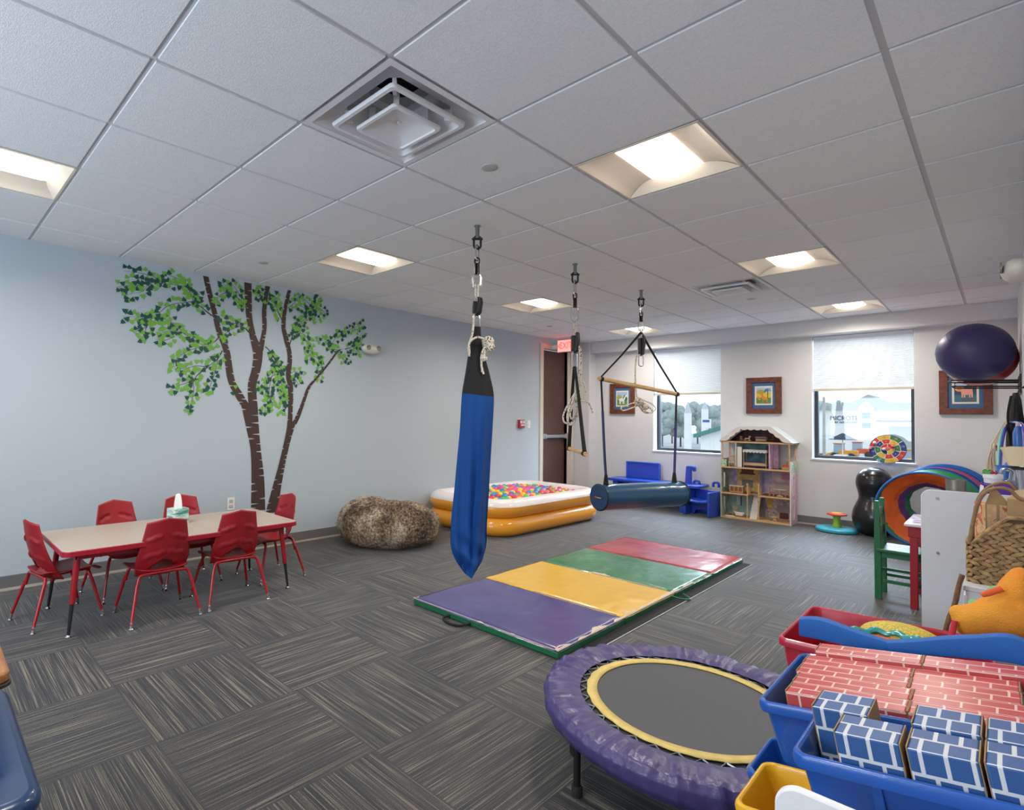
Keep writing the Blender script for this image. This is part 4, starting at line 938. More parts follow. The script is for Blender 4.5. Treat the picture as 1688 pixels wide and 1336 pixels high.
for e, btm in ((ba, a_+dr*.075), (bb, b_-dr*.075)):
    tp = Vector((0, 0, 2.165)); MB().tube([tp, tp.lerp(e, .5), e+Vector((0, 0, .02))], [.012, .009, .008], 8).build('upper_strap', M_blackf, t)
    eb = e+bd*(.02 if e is ba else -.02); eb = Vector((e.x, e.y, e.z))
    dn_ = Vector((btm.x*.75+e.x*.25, btm.y*.75+e.y*.25, btm.z+.26)); e2 = Vector((btm.x, btm.y, btm.z+.115))
    pts = smooth_path([eb-Vector((0, 0, .015)), eb.lerp(e2, .3), eb.lerp(e2, .7), e2+Vector((0, 0, .08))], 6)
    k = len(pts)//3
    st = MB().tube(pts[:k+1], .0095, 10).build('lower_strap', M_blackf, t); MB().tube(pts[k:], .0125, 10).build('sleeve', M_strapb, st)
    MB().tube([e2+Vector((0, 0, .10)), e2+Vector((0, 0, .05)), e2-Vector((0, 0, .005))], [.014, .02, .027], 12).build('strap_cuff', M_blackf, t)
    MB().cyl(e-bd*.016, e+bd*.016, .0225, n=18).build('bar_loop', M_blackf, t)

# ================================================================== FRAMED PICTURES
M_fw = wood_mat('frame_walnut', '5b2a1a', '7a4028', .45, (8, 8, 8)); M_mb = mat('mat_blue', '41658e', .8); M_mc = mat('mat_cream', 'e6decb', .8)
def ell(cx, cz, rx, rz, n=20, rot=0): return [(cx+rx*math.cos(a)*math.cos(rot)-rz*math.sin(a)*math.sin(rot), cz+rx*math.cos(a)*math.sin(rot)+rz*math.sin(a)*math.cos(rot)) for a in [2*PI*k/n for k in range(n)]]
def picture(xc, zc, label, kind):
    t = thing('framed_picture', label, 'picture', (xc, YB, zc)); w_, h = .208, .245; mw, mh = .137, .175; iw, ih = .104, .128; aw, ah = .086, .108
    fr = MB()
    for x0, x1, z0, z1 in ((-w_, w_, mh, h), (-w_, w_, -h, -mh), (-w_, -mw, -mh, mh), (mw, w_, -mh, mh)): fr.box(x0, x1, -.028, -.001, z0, z1)
    fr.build('frame', M_fw, t, bevel=.003)
    MB().box(-mw, mw, -.016, -.002, -mh, mh).build('blue_mat', M_mb, t, smooth=False); MB().box(-iw, iw, -.018, -.016, -ih, ih).build('cream_mat', M_mc, t, smooth=False)
    cl = {'sky': 'a8bfe0', 'green': '5d8a4a', 'lime': 'a7ab52', 'white': 'e5e3dc', 'hair': '6b6258', 'orange': 'd98a3a', 'palm': '3f5f3a', 'pink': 'eba18c', 'teal': '3e7280', 'navy': '3c4a68', 'red': 'b7384a', 'sunset': 'd9bd4a'}
    keys = list(cl); mats = [mat('art_'+k, cl[k], .7) for k in keys]; mb = MB(); z = [-.0185]
    def P(poly, c): z[0] -= .00025; mb.prism([(p[0], p[1]) for p in poly], z[0], z[0]+.0002, 'y', keys.index(c))
    R = lambda a, b, c, d: [(a, c), (b, c), (b, d), (a, d)]
    if kind == 'horse':
        P(R(-aw, aw, -ah, ah), 'sky'); P(R(-aw, aw, -ah, .0), 'green'); P(ell(-.05, .02, .045, .04), 'lime'); P(ell(.05, .0, .04, .03), 'palm')
        P(ell(-.01, -.02, .045, .026), 'white'); P([(.02, -.01), (.045, .055), (.075, .06), (.085, .035), (.06, .03), (.045, -.02)], 'white'); P([(.01, .0), (.035, .06), (.055, .075), (.045, .03)], 'hair')
        for x in (-.045, -.03, .01, .027): P(R(x, x+.011, -.085, -.02), 'white')
        P([(-.055, -.02), (-.07, -.06), (-.055, -.055)], 'hair')
    elif kind == 'giraffe':
        P(R(-aw, aw, -ah, ah), 'sky'); P(R(-aw, aw, -ah, .04), 'sunset'); P(R(-aw, aw, -ah, -.03), 'green'); P(ell(-.03, .05, .05, .03), 'lime'); P(R(.045, .055, -.03, .07), 'palm')
        for a in range(7): q = PI*a/6; P([(.05, .065), (.05+.045*math.cos(q), .065+.045*math.sin(q)-.01), (.05+.04*math.cos(q+.25), .065+.04*math.sin(q+.25)-.012)], 'palm')
        P(ell(.015, -.04, .036, .02, rot=-.2), 'orange'); P([(-.02, -.045), (-.035, .045), (-.02, .06), (.0, .0), (.02, -.03)], 'orange'); P(ell(-.033, .058, .022, .009, rot=-.4), 'orange')
        for x in (-.015, .0, .03, .042): P(R(x, x+.007, -.098, -.045), 'orange')
        P(ell(-.05, -.05, .02, .012), 'orange'); P([(-.06, -.05), (-.072, -.012), (-.062, -.008), (-.048, -.045)], 'orange')
    else:
        P(R(-aw, aw, -ah, ah), 'navy'); P(R(-aw, aw, -ah, -.03), 'teal'); P(ell(-.03, .085, .05, .02), 'sky'); P(ell(.05, .06, .035, .03), 'hair')
        P([(-.035, .035), (.055, .03), (.06, -.03), (-.03, -.03)], 'pink'); P(ell(-.045, .04, .036, .034), 'pink'); P(ell(-.045, .038, .022, .02), 'orange')
        for x in (-.03, -.012, .028, .046): P(R(x, x+.012, -.06, -.025), 'pink')
        P([(.05, .03), (.062, .055), (.056, .078), (.05, .072), (.054, .055), (.044, .03)], 'pink')
        for x in (.01, .055): P(ell(x, -.085, .014, .008), 'red')
    mb.build('painting', mats, t, smooth=False)
picture(-4.205, 1.645, 'framed picture of a white horse, partly behind the wooden swing bar', 'horse')
picture(-2.210, 1.653, 'framed picture of a giraffe, on the wall above the dollhouse', 'giraffe')
picture(-.290, 1.650, 'framed picture of a pink lion, on the wall under the purple exercise ball', 'lion')

# ================================================================== BLUE PLAY FURNITURE
M_bl = mat('play_blue', '1f49b8', .35, bump=.08, bscale=300, coat=.1)
t = thing('play_table', 'blue plastic play table with upright back panel and hooked post, under the left window', 'play table', (-3.62, 8.17, 0))
MB().prism(rrect(-.62, .75, -.20, .20, .05), .36, .40, 'z').build('tabletop', M_bl, t, bevel=.008)
for x in (-.5, .5):
    MB().box(x-.04, x+.04, -.16, .16, 0, .36).build('leg', M_bl, t, bevel=.01)
MB().box(-.46, .46, -.02, .02, .05, .36).build('stretcher', M_bl, t, bevel=.008)
pn = MB().prism(rrect(-.46, .07, .40, .655, .03), .13, .16, 'y').build('back_panel', M_bl, t, bevel=.006)
fr = MB()
for x0, x1, z0, z1 in ((-.46, .07, .635, .655), (-.46, -.44, .40, .64), (.05, .07, .40, .64)): fr.box(x0, x1, .115, .13, z0, z1)
fr.build('raised_edge', mat('play_blue_light', '3560d0', .35), pn, bevel=.005)
ps = MB().prism([(.47, .38), (.55, .38), (.55, .585), (.565, .60), (.585, .575), (.605, .575), (.605, .635), (.59, .655), (.50, .655), (.485, .64)], .02, .09, 'y').build('hooked_post', M_bl, t, bevel=.008)
for x in (.585, .86-.02):
    MB().tube(smooth_path([(x, .06, .38), (x, .06, .425), (x+.02, .06, .445), (x+.05, .06, .445), (x+.07, .06, .425), (x+.07, .06, .38)], 4), .017, 10).build('small_hoop', M_bl, t)
t = thing('cube_chair', 'bright blue cube chair standing left of the dollhouse', 'chair', (-2.865, 8.035, 0), -.10)
mb = MB(); w_, d_, h = .18, .165, .335; th = .035
for a in (-w_, w_-th): MB().box(a, a+th, -d_, d_, 0, h).build('side_panel', M_bl, t, bevel=.010)
MB().box(-w_+th, w_-th, d_-.035, d_, .0, h).build('back_panel', M_bl, t, bevel=.006)
MB().grid(lambda u, v: (-w_+th+(2*w_-2*th)*u, -d_+.03+(2*d_-.06)*v, .205-.018*math.cos((2*u-1)*PI/2)), 16, 4).build('seat', mat('play_blue_seat', '2a55c8', .3, coat=.2), t, solid=.03)
MB().prism([(-.145, 0), (-.145, .17), (.145, .17), (.145, 0), (.12, 0), (.09, .055), (0, .075), (-.09, .055), (-.12, 0)], .02, .05, 'y').build('lower_web', M_bl, t)

# ================================================================== DOLLHOUSE
DX, DYF, DYB = -2.235, 8.085, 8.395; Wd = .398; F1, F2, F3, RZ, HW = .343, .692, 1.035, 1.235, .795
t = thing('dollhouse', 'large open-front wooden dollhouse with four levels and a scalloped roof edge, below the giraffe picture', 'dollhouse', (DX, DYF, 0)); dd = DYB-DYF
M_pine = wood_mat('dollhouse_pine', 'c79a66', 'dcb482', .5, (3, 30, 30)); M_dw = mat('dollhouse_white', 'e3ded8', .5); M_df = wood_mat('dollhouse_floor', '6a3f2c', '84543c', .5, (20, 3, 3))
M_roofd = mat('dollhouse_roof', 'd5e3e6', .4)
def wp(n, c1, c2, s=25): return mat(n, c1, .6, nscale=s, col2=c2)
z0 = .02
MB().box(-Wd, Wd, 0, dd, 0, .022).build('base_board', M_pine, t, smooth=False, bevel=.001)
for nm, z, seg in (('floor_board', F1, ((-Wd, -.085), (.045, Wd))), ('floor_board', F2, ((-Wd, Wd),)), ('attic_floor', F3, ((-Wd-.012, Wd+.012),))):
    for a, b in seg:
        o = MB().box(a, b, 0, dd, z-.020, z).build(nm, M_pine, t, smooth=False)
        MB().box(a+.004, b-.004, .006, dd-.004, z, z+.0015).build('floor_print', M_df, o, smooth=False)
MB().box(-.085, .045, .13, dd, F1-.02, F1).build('landing', M_pine, t, smooth=False)
# side walls with window slots
def side(x0, x1, nm, m2, m3):
    mb = MB()
    for (za, zb, holes) in ((0, HW, ((.09, .27), (.40, .60))),):
        ys = (.10, .16); mb.box(x0, x1, 0, ys[0], za, zb).box(x0, x1, ys[1], dd, za, zb); zz = za
        for a, b in holes: mb.box(x0, x1, ys[0], ys[1], zz, a); zz = b
        mb.box(x0, x1, ys[0], ys[1], zz, zb)
    o = mb.build(nm, m2, t, smooth=False)
    s_ = 1 if x0 > 0 else -1; xo = x1 if s_ > 0 else x0
    MB().box(*(sorted((xo, xo+s_*.002))), .01, dd-.01, HW-.13, HW-.01).build('leaf_print', wp('print_leaves', 'dfe6da', '6f9a5a', 60), o, smooth=False)
    for a, b in ((.075, .30), (.385, .64)):
        f = MB()
        for q in ((.085, .10, a, b), (.16, .175, a, b), (.085, .175, b, b+.015), (.085, .175, a-.015, a)): f.box(*(sorted((xo, xo+s_*.003))), *q)
        f.build('window_trim', M_dw, o, smooth=False)
side(-Wd-.008, -Wd, 'side_wall', wp('print_cream_green', 'c9cfc0', '93a78c', 12), 0); side(Wd, Wd+.008, 'side_wall', wp('print_pink_wall', 'e2c3cd', 'cf9fb4', 30), 0)
MB().box(-Wd, -Wd+.004, -.002, 0, 0, HW).box(Wd-.004, Wd+.008, -.002, 0, 0, HW).build('edge_strip', M_dw, t, smooth=False)
# back panels
yb = dd
def bp_(a, b, z0_, z1_, nm, m_): return MB().box(a, b, yb-.004, yb, z0_, z1_).build(nm, m_, t, smooth=False)
bp_(-Wd, -.115, .022, F1-.02, 'back_panel', wp('print_bath_teal', 'a9c6c6', '86a9ad', 9)); bp_(-.115, -.085, .022, F1-.02, 'back_panel', wp('print_dusty_pink', 'c49a96', 'b58884'))
bp_(.045, Wd, .022, F1-.02, 'back_panel', wp('print_parlour', 'c9b9b0', '8b7a80', 30)); bp_(-.085, .045, .022, F1-.02, 'back_panel', wp('print_hall', '8f8c95', '6f6f7c', 12))
bp_(-Wd, -.29, F1, F2-.02, 'back_panel', wp('print_kitchen_a', 'c9c2d0', '9c93a8', 14)); bp_(-.29, -.02, F1, F2-.02, 'back_panel', wp('print_kitchen_b', 'd8bd7c', 'b79152', 18))
bp_(-.02, .12, F1, F2-.02, 'back_panel', wp('print_hall_b', 'c3bcc7', '8d83a8', 8)); bp_(.12, Wd, F1, F2-.02, 'back_panel', wp('print_dining', 'c78fa6', 'd6c7c4', 10))
bp_(-.215, .17, F2, F3-.02, 'back_panel', wp('print_bedroom', '8fbcc0', '5c7f8e', 14)); bp_(-Wd*.98, Wd*.98, F3, F3+.002, 'attic_edge', M_pine)
# printed furniture on the back panels
def pr_(a, b, z0_, z1_, nm, c, dz=.006): return MB().box(a, b, yb-dz, yb-.004, z0_, z1_).build(nm, mat(nm+'_ink', c, .6), t, smooth=False)
pr_(-.235, -.10, F1+.06, F1+.16, 'stove_print', '6f7c70'); pr_(-.26, -.07, F1+.235, F1+.255, 'range_hood_print', '5c2f22'); pr_(-.24, -.09, F1+.255, F1+.31, 'hood_print', '6b3a2a'); pr_(.16, Wd-.02, F1+.03, F1+.16, 'wainscot_print', 'b7a49a')
pr_(.07, .13, F1-.10-.08, F1-.03, 'curtain_print', 'c9a43e'); pr_(.18, .34, .11, .20, 'mantel_print', '8f8a8c'); pr_(.21, .31, .03, .11, 'fireplace_print', '5a2f20'); pr_(.005, .035, F1+.02, F1+.28, 'doorway_print', '7a70a0')
pr_(-.30, -.26, .15, .28, 'mirror_print', 'c6d8de'); pr_(-.25, -.235, .14, .27, 'slot_print', '4a4a78'); pr_(.235, .37, F1+.20, F1+.29, 'shelf_print', 'c07f9c')
# third level room partitions
MB().box(-.222, -.215, 0, dd, F2, F3-.02).build('partition', M_dw, t, smooth=False); MB().box(.165, .172, 0, dd*.9, F2, F3-.02).build('partition', wp('print_pink_lilac', 'd9b8cc', 'c49ac0', 20), t, smooth=False)
MB().box(.172, .225, dd*.6, dd*.62, F2, F3-.02).build('lilac_panel', wp('print_pink_lilac', 'd9b8cc', 'c49ac0', 20), t, smooth=False)
MB().box(-.205, -.15, .01, .016, F2, F2+.27).build('open_door', M_dw, t, smooth=False)
# porch posts
def post(x, y, a, b):
    prof = [(.011, a), (.011, a+.03), (.006, a+.035), (.009, a+.06), (.006, a+.085), (.0075, (a+b)/2), (.010, (a+b)/2+.01), (.006, (a+b)/2+.02), (.008, b-.05), (.006, b-.03), (.011, b-.025), (.011, b)]
    return MB().lathe(prof, 12, (x, y, 0)).build('porch_post', M_pine, t)
for x in (-Wd+.012, Wd-.012):
    for y in (.012, dd-.012): post(x, y, F2, F3-.02)
post(-.085, .012, .022, F1+.14); post(.045, .012, .022, F1+.14)
def rail(x0, y0, x1, y1, z):
    mb = MB().cyl((x0, y0, z+.10), (x1, y1, z+.10), .006, n=8); n = 6
    for k in range(n+1): f = k/n; mb.cyl((x0+(x1-x0)*f, y0+(y1-y0)*f, z), (x0+(x1-x0)*f, y0+(y1-y0)*f, z+.10), .004, n=6)
    mb.build('railing', M_pine, t)
rail(-.085, .02, -.085, .14, F1); rail(.045, .02, .045, .14, F1); rail(Wd-.01, .02, Wd-.01, dd-.02, F2)
MB().box(-Wd, -.33, 0, .004, F2, F2+.095).build('porch_panel', wp('print_leaves', 'dfe6da', '6f9a5a', 60), t, smooth=False); MB().box(.29, Wd, dd-.006, dd, F2, F2+.10).build('porch_panel', M_pine, t, smooth=False)
mb = MB(); ns = 9
for k in range(ns): zt_ = .022+(F1-.045)*(k+1)/ns; mb.box(-.060, .022, .02+k*.022, .02+(k+1)*.022+.004, .022 if k == 0 else zt_-.05, zt_)
mb.build('stairs', M_dw, t, smooth=False)
# roof
out = [(-Wd-.03, F3), (-.19, RZ), (.19, RZ), (Wd+.03, F3)]
MB().box(-.19, .19, 0, dd+.02, RZ-.006, RZ).build('roof_top', M_roofd, t, smooth=False)
for s_ in (-1, 1):
    mb = MB(); a, b = Vector((s_*.19, 0, RZ)), Vector((s_*(Wd+.03), 0, F3)); nn = Vector((s_*.2, 0, .21)).normalized()*.007
    mb.add([a, b, b-nn, a-nn]+[p+Vector((0, dd+.02, 0)) for p in (a, b, b-nn, a-nn)], [(0, 1, 2, 3), (4, 5, 6, 7), (0, 1, 5, 4), (1, 2, 6, 5), (2, 3, 7, 6), (3, 0, 4, 7)]); mb.build('roof_slope', M_roofd, t, smooth=False)
# scalloped barge board
inn = []; path = [(-Wd+.050, F3+.002), (-.155, RZ-.036), (.155, RZ-.036), (Wd-.050, F3+.002)]
for i in range(3):
    a, b = Vector(path[i]), Vector(path[i+1]); nrm = Vector((b.y-a.y, -(b.x-a.x))).normalized()
    for k in range(16): f = k/16; p = a.lerp(b, f)+nrm*.013*abs(math.sin(f*PI*(3 if i != 1 else 4))); inn.append((p.x, p.y))
inn.append(path[3])
n_ = len(inn); outp = []
for i, p in enumerate(inn): 
    f = i/(n_-1)*3; k = min(int(f), 2); q = Vector(out[k]).lerp(Vector(out[k+1]), f-k); outp.append((q.x, q.y))
vs = [(p[0], -.006, p[1]) for p in inn]+[(p[0], -.006, p[1]) for p in outp]+[(p[0], .0, p[1]) for p in inn]+[(p[0], .0, p[1]) for p in outp]; fs = []
for i in range(n_-1): fs += [(i, i+1, n_+i+1, n_+i), (2*n_+i, 2*n_+i+1, 3*n_+i+1, 3*n_+i), (i, i+1, 2*n_+i+1, 2*n_+i), (n_+i, n_+i+1, 3*n_+i+1, 3*n_+i)]
MB().add(vs, fs).build('scalloped_board', M_dw, t, smooth=False)
MB().prism([(-Wd+.02, F3), (-.17, RZ-.008), (.17, RZ-.008), (Wd-.02, F3)], dd-.004, dd, 'y').build('attic_back', wp('print_attic', '4c3440', '6b4a55', 20), t, smooth=False)
# doll furniture (things standing in the house)
M_pf = mat('furniture_pine', 'cfa878', .5); M_pd = mat('furniture_brown', '8a5530', .5); M_cush = mat('cushion_pink', 'c0667a', .7)
def DT(name, label, cat, x, y, z, rz=0, group=None): return thing(name, label, cat, (DX+x, DYF+y, z+.002), rz, group)
q = DT('toy_rocking_horse', 'tiny wooden rocking horse in the dollhouse attic', 'toy', -.10, .08, F3)
MB().prism([(-.035, .015), (-.03, .045), (.012, .045), (.02, .07), (.03, .075), (.045, .058), (.03, .055), (.028, .03), (.03, .01), (.02, .01), (.012, .028), (-.015, .028), (-.025, .01)], -.008, .008, 'y').build('body', M_pf, q)
MB().prism([(-.05, .012), (-.03, .003), (0, 0), (.03, .003), (.055, .012), (.03, .011), (0, .007), (-.03, .011)], -.012, .012, 'y').build('rocker', M_pf, q)
q = DT('toy_crib', 'tiny slatted crib in the dollhouse attic', 'toy', .055, .10, F3)
mb = MB().box(-.06, .06, -.03, .03, .055, .062).box(-.06, .06, -.03, .03, .012, .018)
for k in range(9): mb.box(-.058+k*.0143, -.054+k*.0143, -.03, -.027, .0, .06).box(-.058+k*.0143, -.054+k*.0143, .027, .03, .0, .06)
mb.build('crib_frame', M_pf, q, smooth=False); MB().box(-.055, .055, -.026, .026, .018, .03).build('mattress', M_dw, q, smooth=False)
def toychair(name, label, x, y, z, rz, sc=1, m_=None, cushion=None, grp=None):
    q = DT(name, label, 'toy', x, y, z, rz, grp); m_ = m_ or M_pf
    MB().box(-.022*sc, .022*sc, -.02*sc, .022*sc, .030*sc, .035*sc).build('seat', cushion or m_, q, smooth=False)
    mb = MB()
    for k in range(4): mb.box((-.02+k*.0115)*sc, (-.015+k*.0115)*sc, .018*sc, .022*sc, .035*sc, .085*sc)
    mb.box(-.023*sc, .023*sc, .017*sc, .023*sc, .08*sc, .09*sc).build('backrest', m_, q, smooth=False)
    for a in (-1, 1):
        for b in (-1, 1): MB().box((a*.019-.0025)*sc, (a*.019+.0025)*sc, (b*.018-.0025)*sc, (b*.018+.0025)*sc, 0, .031*sc).build('leg', m_, q, smooth=False)
    return q
toychair('toy_armchair', 'tiny brown armchair at the right of the dollhouse attic', .17, .10, F3, -.8, 1.0, M_pd)
toychair('toy_stool', 'tiny brown and cream seat at the left of the dollhouse attic', -.175, .10, F3, .9, .75, M_pf)
toychair('toy_rocking_chair', 'tiny rocking chair with red cushion on the left porch of the dollhouse', -.285, .06, F2, .2, 1.6, M_pf, M_dw)
q = DT('toy_canopy_bed', 'tiny four-poster canopy bed in the dollhouse bedroom', 'toy', -.005, .10, F2)
for a in (-1, 1):
    for b in (-1, 1): MB().cyl((a*.13, b*.06, 0), (a*.13, b*.06, .225), .004, n=8).build('post', M_pf, q)
MB().box(-.135, .135, -.065, .065, .03, .05).build('bed_base', M_pf, q, smooth=False); MB().box(-.125, .125, -.06, .06, .05, .065).build('mattress', mat('bed_pattern', 'b58f90', .8), q, smooth=False)
mb = MB(); prf = [(-.14, .235), (.14, .235)]+[(.14-.28*k/28, .20+.008*math.sin(k*PI/2)) for k in range(29)]; mb.prism(prf, -.068, -.064, 'y').prism(prf, .064, .068, 'y').box(-.14, .14, -.066, .066, .228, .232); mb.build('canopy', M_dw, q, smooth=False)
q = DT('toy_wardrobe', 'tiny dark brown wardrobe in the dollhouse bedroom', 'toy', .115, .27, F2)
MB().box(-.045, .045, -.025, .02, 0, .26).prism([(-.05, .26), (.05, .26), (.04, .285), (0, .30), (-.04, .285)], -.027, .022, 'y').build('cabinet', mat('wardrobe_brown', '5b2c22', .4), q, smooth=False, bevel=.002)
q = DT('toy_playhouse', 'tiny red-roofed toy on the right porch of the dollhouse', 'toy', .33, .08, F2)
MB().box(-.035, .035, -.02, .02, 0, .035).build('body', M_pf, q, smooth=False); MB().prism([(-.042, .035), (.042, .035), (.02, .062), (-.02, .062)], -.025, .025, 'y').build('roof', mat('toy_red', 'cf4a35', .5), q, smooth=False)
q = DT('toy_kitchen_island', 'tiny pine kitchen cabinet in the dollhouse kitchen', 'toy', -.235, .10, F1)
MB().box(-.08, .08, -.03, .03, .0, .085).build('cabinet', M_pf, q, smooth=False); MB().box(-.088, .088, -.035, .035, .085, .092).build('countertop', M_dw, q, smooth=False)
for k in range(3): MB().box(-.07+k*.05, -.03+k*.05, -.033, -.03, .015, .075).build('door', M_pd, q, smooth=False)
q = DT('toy_round_table', 'tiny oval pedestal table in the dollhouse dining room', 'toy', .265, .09, F1)
MB().lathe([(.07, .085), (.07, .092), (.001, .092)], 24, sx=1, sy=.6).build('top', M_dw, q); MB().lathe([(.012, .01), (.008, .03), (.02, .05), (.01, .085)], 12).box(-.035, .035, -.01, .01, 0, .012).build('pedestal', M_pf, q)
toychair('toy_dining_chair', 'tiny dining chair with pink seat, left of the oval doll table', .175, .09, F1, PI/2, 1.25, M_pf, M_cush)
toychair('toy_dining_chair', 'tiny dining chair with pink seat, right of the oval doll table', .35, .09, F1, -PI/2, 1.25, M_pf, M_cush)
q = DT('toy_bathtub', 'tiny white bathtub on the ground floor of the dollhouse', 'toy', -.20, .09, .022)
MB().rings([[(.06*s_*math.cos(a), .026*s_*math.sin(a), z+.012*abs(math.cos(a))**3*(z > .03)) for a in [2*PI*k/24 for k in range(24)]] for s_, z in ((.7, .012), (.95, .03), (1.25, .055), (1.18, .055), (.85, .032))]).build('tub', mat('toy_porcelain', 'efeae6', .3), q); MB().box(-.03, .03, -.02, .02, 0, .014).build('stand', M_pd, q, smooth=False)
toychair('toy_bath_chair', 'tiny pine chair standing behind the doll bathtub', -.29, .2, .022, .2, 1.2)
q = DT('toy_side_table', 'tiny pine side table in front of the printed fireplace', 'toy', .215, .06, .022)
MB().lathe([(.04, .055), (.04, .062), (.001, .062)], 18).build('top', M_pf, q); MB().prism([(-.025, 0), (-.01, .03), (-.03, .055), (.03, .055), (.01, .03), (.025, 0), (0, .02)], -.006, .006, 'y').build('legs', M_pf, q)
q = DT('toy_rug', 'tiny white mat lying in front of the doll bathtub', 'toy', -.28, .03, .022); MB().box(-.07, .03, -.02, .02, 0, .006).build('rug', M_dw, q, smooth=False)

# ================================================================== DART BOARD
t = thing('dart_board', 'round coloured number target leaning at the corner of the right window', 'dart board', (-.936, 8.375, .998)); R1 = .168
t.rotation_euler = (math.radians(-6), 0, 0)
MB().prism(ell(0, 0, R1, R1, 48), -.004, .004, 'y').build('backing', mat('board_navy', '2a2f5e', .8), t)
cm = [mat('board_'+n, c, .75) for n, c in (('yellow', 'd9b13a'), ('green', '3d7d48'), ('blue', '28428a'), ('red', 'c93a35'))]; mb = MB()
def sector(r0, r1, a0, a1, mi, y=-.0055):
    n = 8; P = [(r1*math.sin(a0+(a1-a0)*k/n), r1*math.cos(a0+(a1-a0)*k/n)) for k in range(n+1)]+[(r0*math.sin(a1-(a1-a0)*k/n), r0*math.cos(a1-(a1-a0)*k/n)) for k in range(n+1)]
    mb.prism(P, y, y+.001, 'y', mi)
seq = [1, 2, 3, 0, 1, 2, 3, 0]; nums = ['10', '15', '15', '15', '10', '10', '10', '10']
g_ = .012
for k in range(8):
    a0, a1 = math.radians(8+45*k), math.radians(8+45*(k+1)); sector(.118, .163, a0+.03, a1-.03, seq[k]); sector(.066, .112, a0+.05+.1, a1-.05+.1, seq[(k+3) % 8]); 
for k in range(4): sector(.026, .061, math.radians(90*k)+.08, math.radians(90*k+90)-.08, [3, 0, 2, 3][k])
mb.prism(ell(0, 0, .023, .020, 20), -.0055, -.0045, 'y', 3); mb.build('segments', cm, t, smooth=False)
MB().prism(ell(0, 0, .1635, .1635, 40), -.0046, -.0042, 'y').build('dividers', mat('board_line', 'd8cdb8', .8), t)
Mn = mat('board_number', 'd0c0b0', .8); Mn2 = mat('board_number_red', 'c04a3a', .8)
for k in range(8):
    a = math.radians(30.5+45*k); text('number', nums[k], .030, Mn2 if seq[k] == 0 else Mn, Matrix(((1, 0, 0, .14*math.sin(a)), (0, 0, -1, -.0062), (0, 1, 0, .14*math.cos(a)), (0, 0, 0, 1))), t)
    a += .1; text('number', ['5', '7', '6', '9', '8', '5', '7', '6'][k], .022, Mn, Matrix(((1, 0, 0, .089*math.sin(a)), (0, 0, -1, -.0062), (0, 1, 0, .089*math.cos(a)), (0, 0, 0, 1))), t)
text('number', '20', .024, Mn, Matrix(((1, 0, 0, 0), (0, 0, -1, -.0062), (0, 1, 0, 0), (0, 0, 0, 1))), t)
for x, z, c, lb in ((-.115, .07, 'd8d4e0', 'white and blue fabric throwing ball stuck at the upper left of the number target'), (-.155, .005, 'd8354a', 'red and white throwing ball stuck at the left rim of the number target'), (.05, .04, 'e0454a', 'red and white throwing ball stuck right of the centre of the number target'), (-.03, .0, 'e8d8d8', 'pale throwing ball stuck at the centre of the number target'), (-.08, -.135, '3a80d0', 'blue throwing ball stuck at the lower left of the number target')):
    b_ = thing('throwing_ball', lb, 'ball', (-.936+x, 8.375-.022, .998+z), 0, 'throwing balls on the target'); MB().sphere((0, 0, 0), .0175, 16, 10).build('ball', mat('dartball_'+c, c, .5), b_); MB().lathe([(.0178, -.004), (.0181, 0), (.0178, .004)], 16).build('band', M_white, b_)

# ================================================================== SIT AND SPIN, PEANUT BALL, TUNNEL
t = thing('spinning_seat', 'children spinning toy with blue base, green stem and red wheel, right of the dollhouse', 'toy', (-1.375, 8.12, 0))
MB().lathe([(.195, .002), (.208, .012), (.208, .036), (.195, .050), (.12, .056), (.001, .058)], 48).build('base', mat('spin_blue', '3aa5c0', .4), t)
MB().lathe([(.052, .045), (.044, .07), (.032, .11), (.032, .15), (.044, .19)], 28).build('stem', mat('spin_green', '93bf3c', .4), t)
MB().lathe([(.001, .185), (.06, .188), (.098, .198), (.098, .212), (.075, .22), (.001, .221)], 36).build('wheel', mat('spin_red', 'd34a3c', .4), t); MB().lathe([(.058, .2205), (.056, .226), (.001, .227)], 28).build('wheel_cap', mat('spin_yellow', 'e8b64a', .4), t)
t = thing('peanut_ball', 'black peanut-shaped exercise ball standing upright beside the play tunnel', 'exercise ball', (-1.03, 8.13, 0))
prof = [(.001, 0), (.06, .004), (.12, .025), (.17, .075), (.198, .15), (.205, .22), (.192, .30), (.165, .37), (.145, .425), (.143, .47), (.155, .53), (.168, .59), (.165, .65), (.145, .71), (.10, .76), (.05, .783), (.001, .788)]
pd = smooth_path([(a, b, 0) for a, b in prof], 6)
MB().lathe([(max(p.x, .001), p.y) for p in pd], 48, fn=lambda r, z, a, i: r+.0012*math.sin(z*230)).build('body', mat('ball_black', '17171b', .28, coat=.2), t)
t = thing('play_tunnel', 'collapsed pop-up play tunnel with orange, green and blue fabric, right of the black peanut ball', 'play tunnel', (-.58, 7.72, 0))
hoops = [((0, 0, .405), .385, .0), ((.06, .17, .432), .388, -.08), ((.08, .21, .442), .390, -.11), ((.105, .27, .452), .394, -.15), ((.12, .31, .459), .397, -.19), ((.135, .35, .465), .40, -.22), ((.15, .40, .468), .405, -.25)]
def hoop_pts(c, r, tl, n=64):
    Rm = Euler((tl, 0, .12)).to_matrix(); return [Vector(c)+Rm @ Vector((r*math.cos(2*PI*k/n), 0, r*math.sin(2*PI*k/n))) for k in range(n)]
M_hb = mat('tunnel_binding_blue', '1f63b8', .7); tc_ = [('orange', 'e0631f'), ('purple', '5a2f6e'), ('green', '1f7d4a'), ('blue', '1f5d9a'), ('red', 'b5343c'), ('navy', '26305e')]
fb = [mat('tunnel_'+n, c, .6, bump=.35, bscale=14, noise=.12, nscale=9) for n, c in tc_]
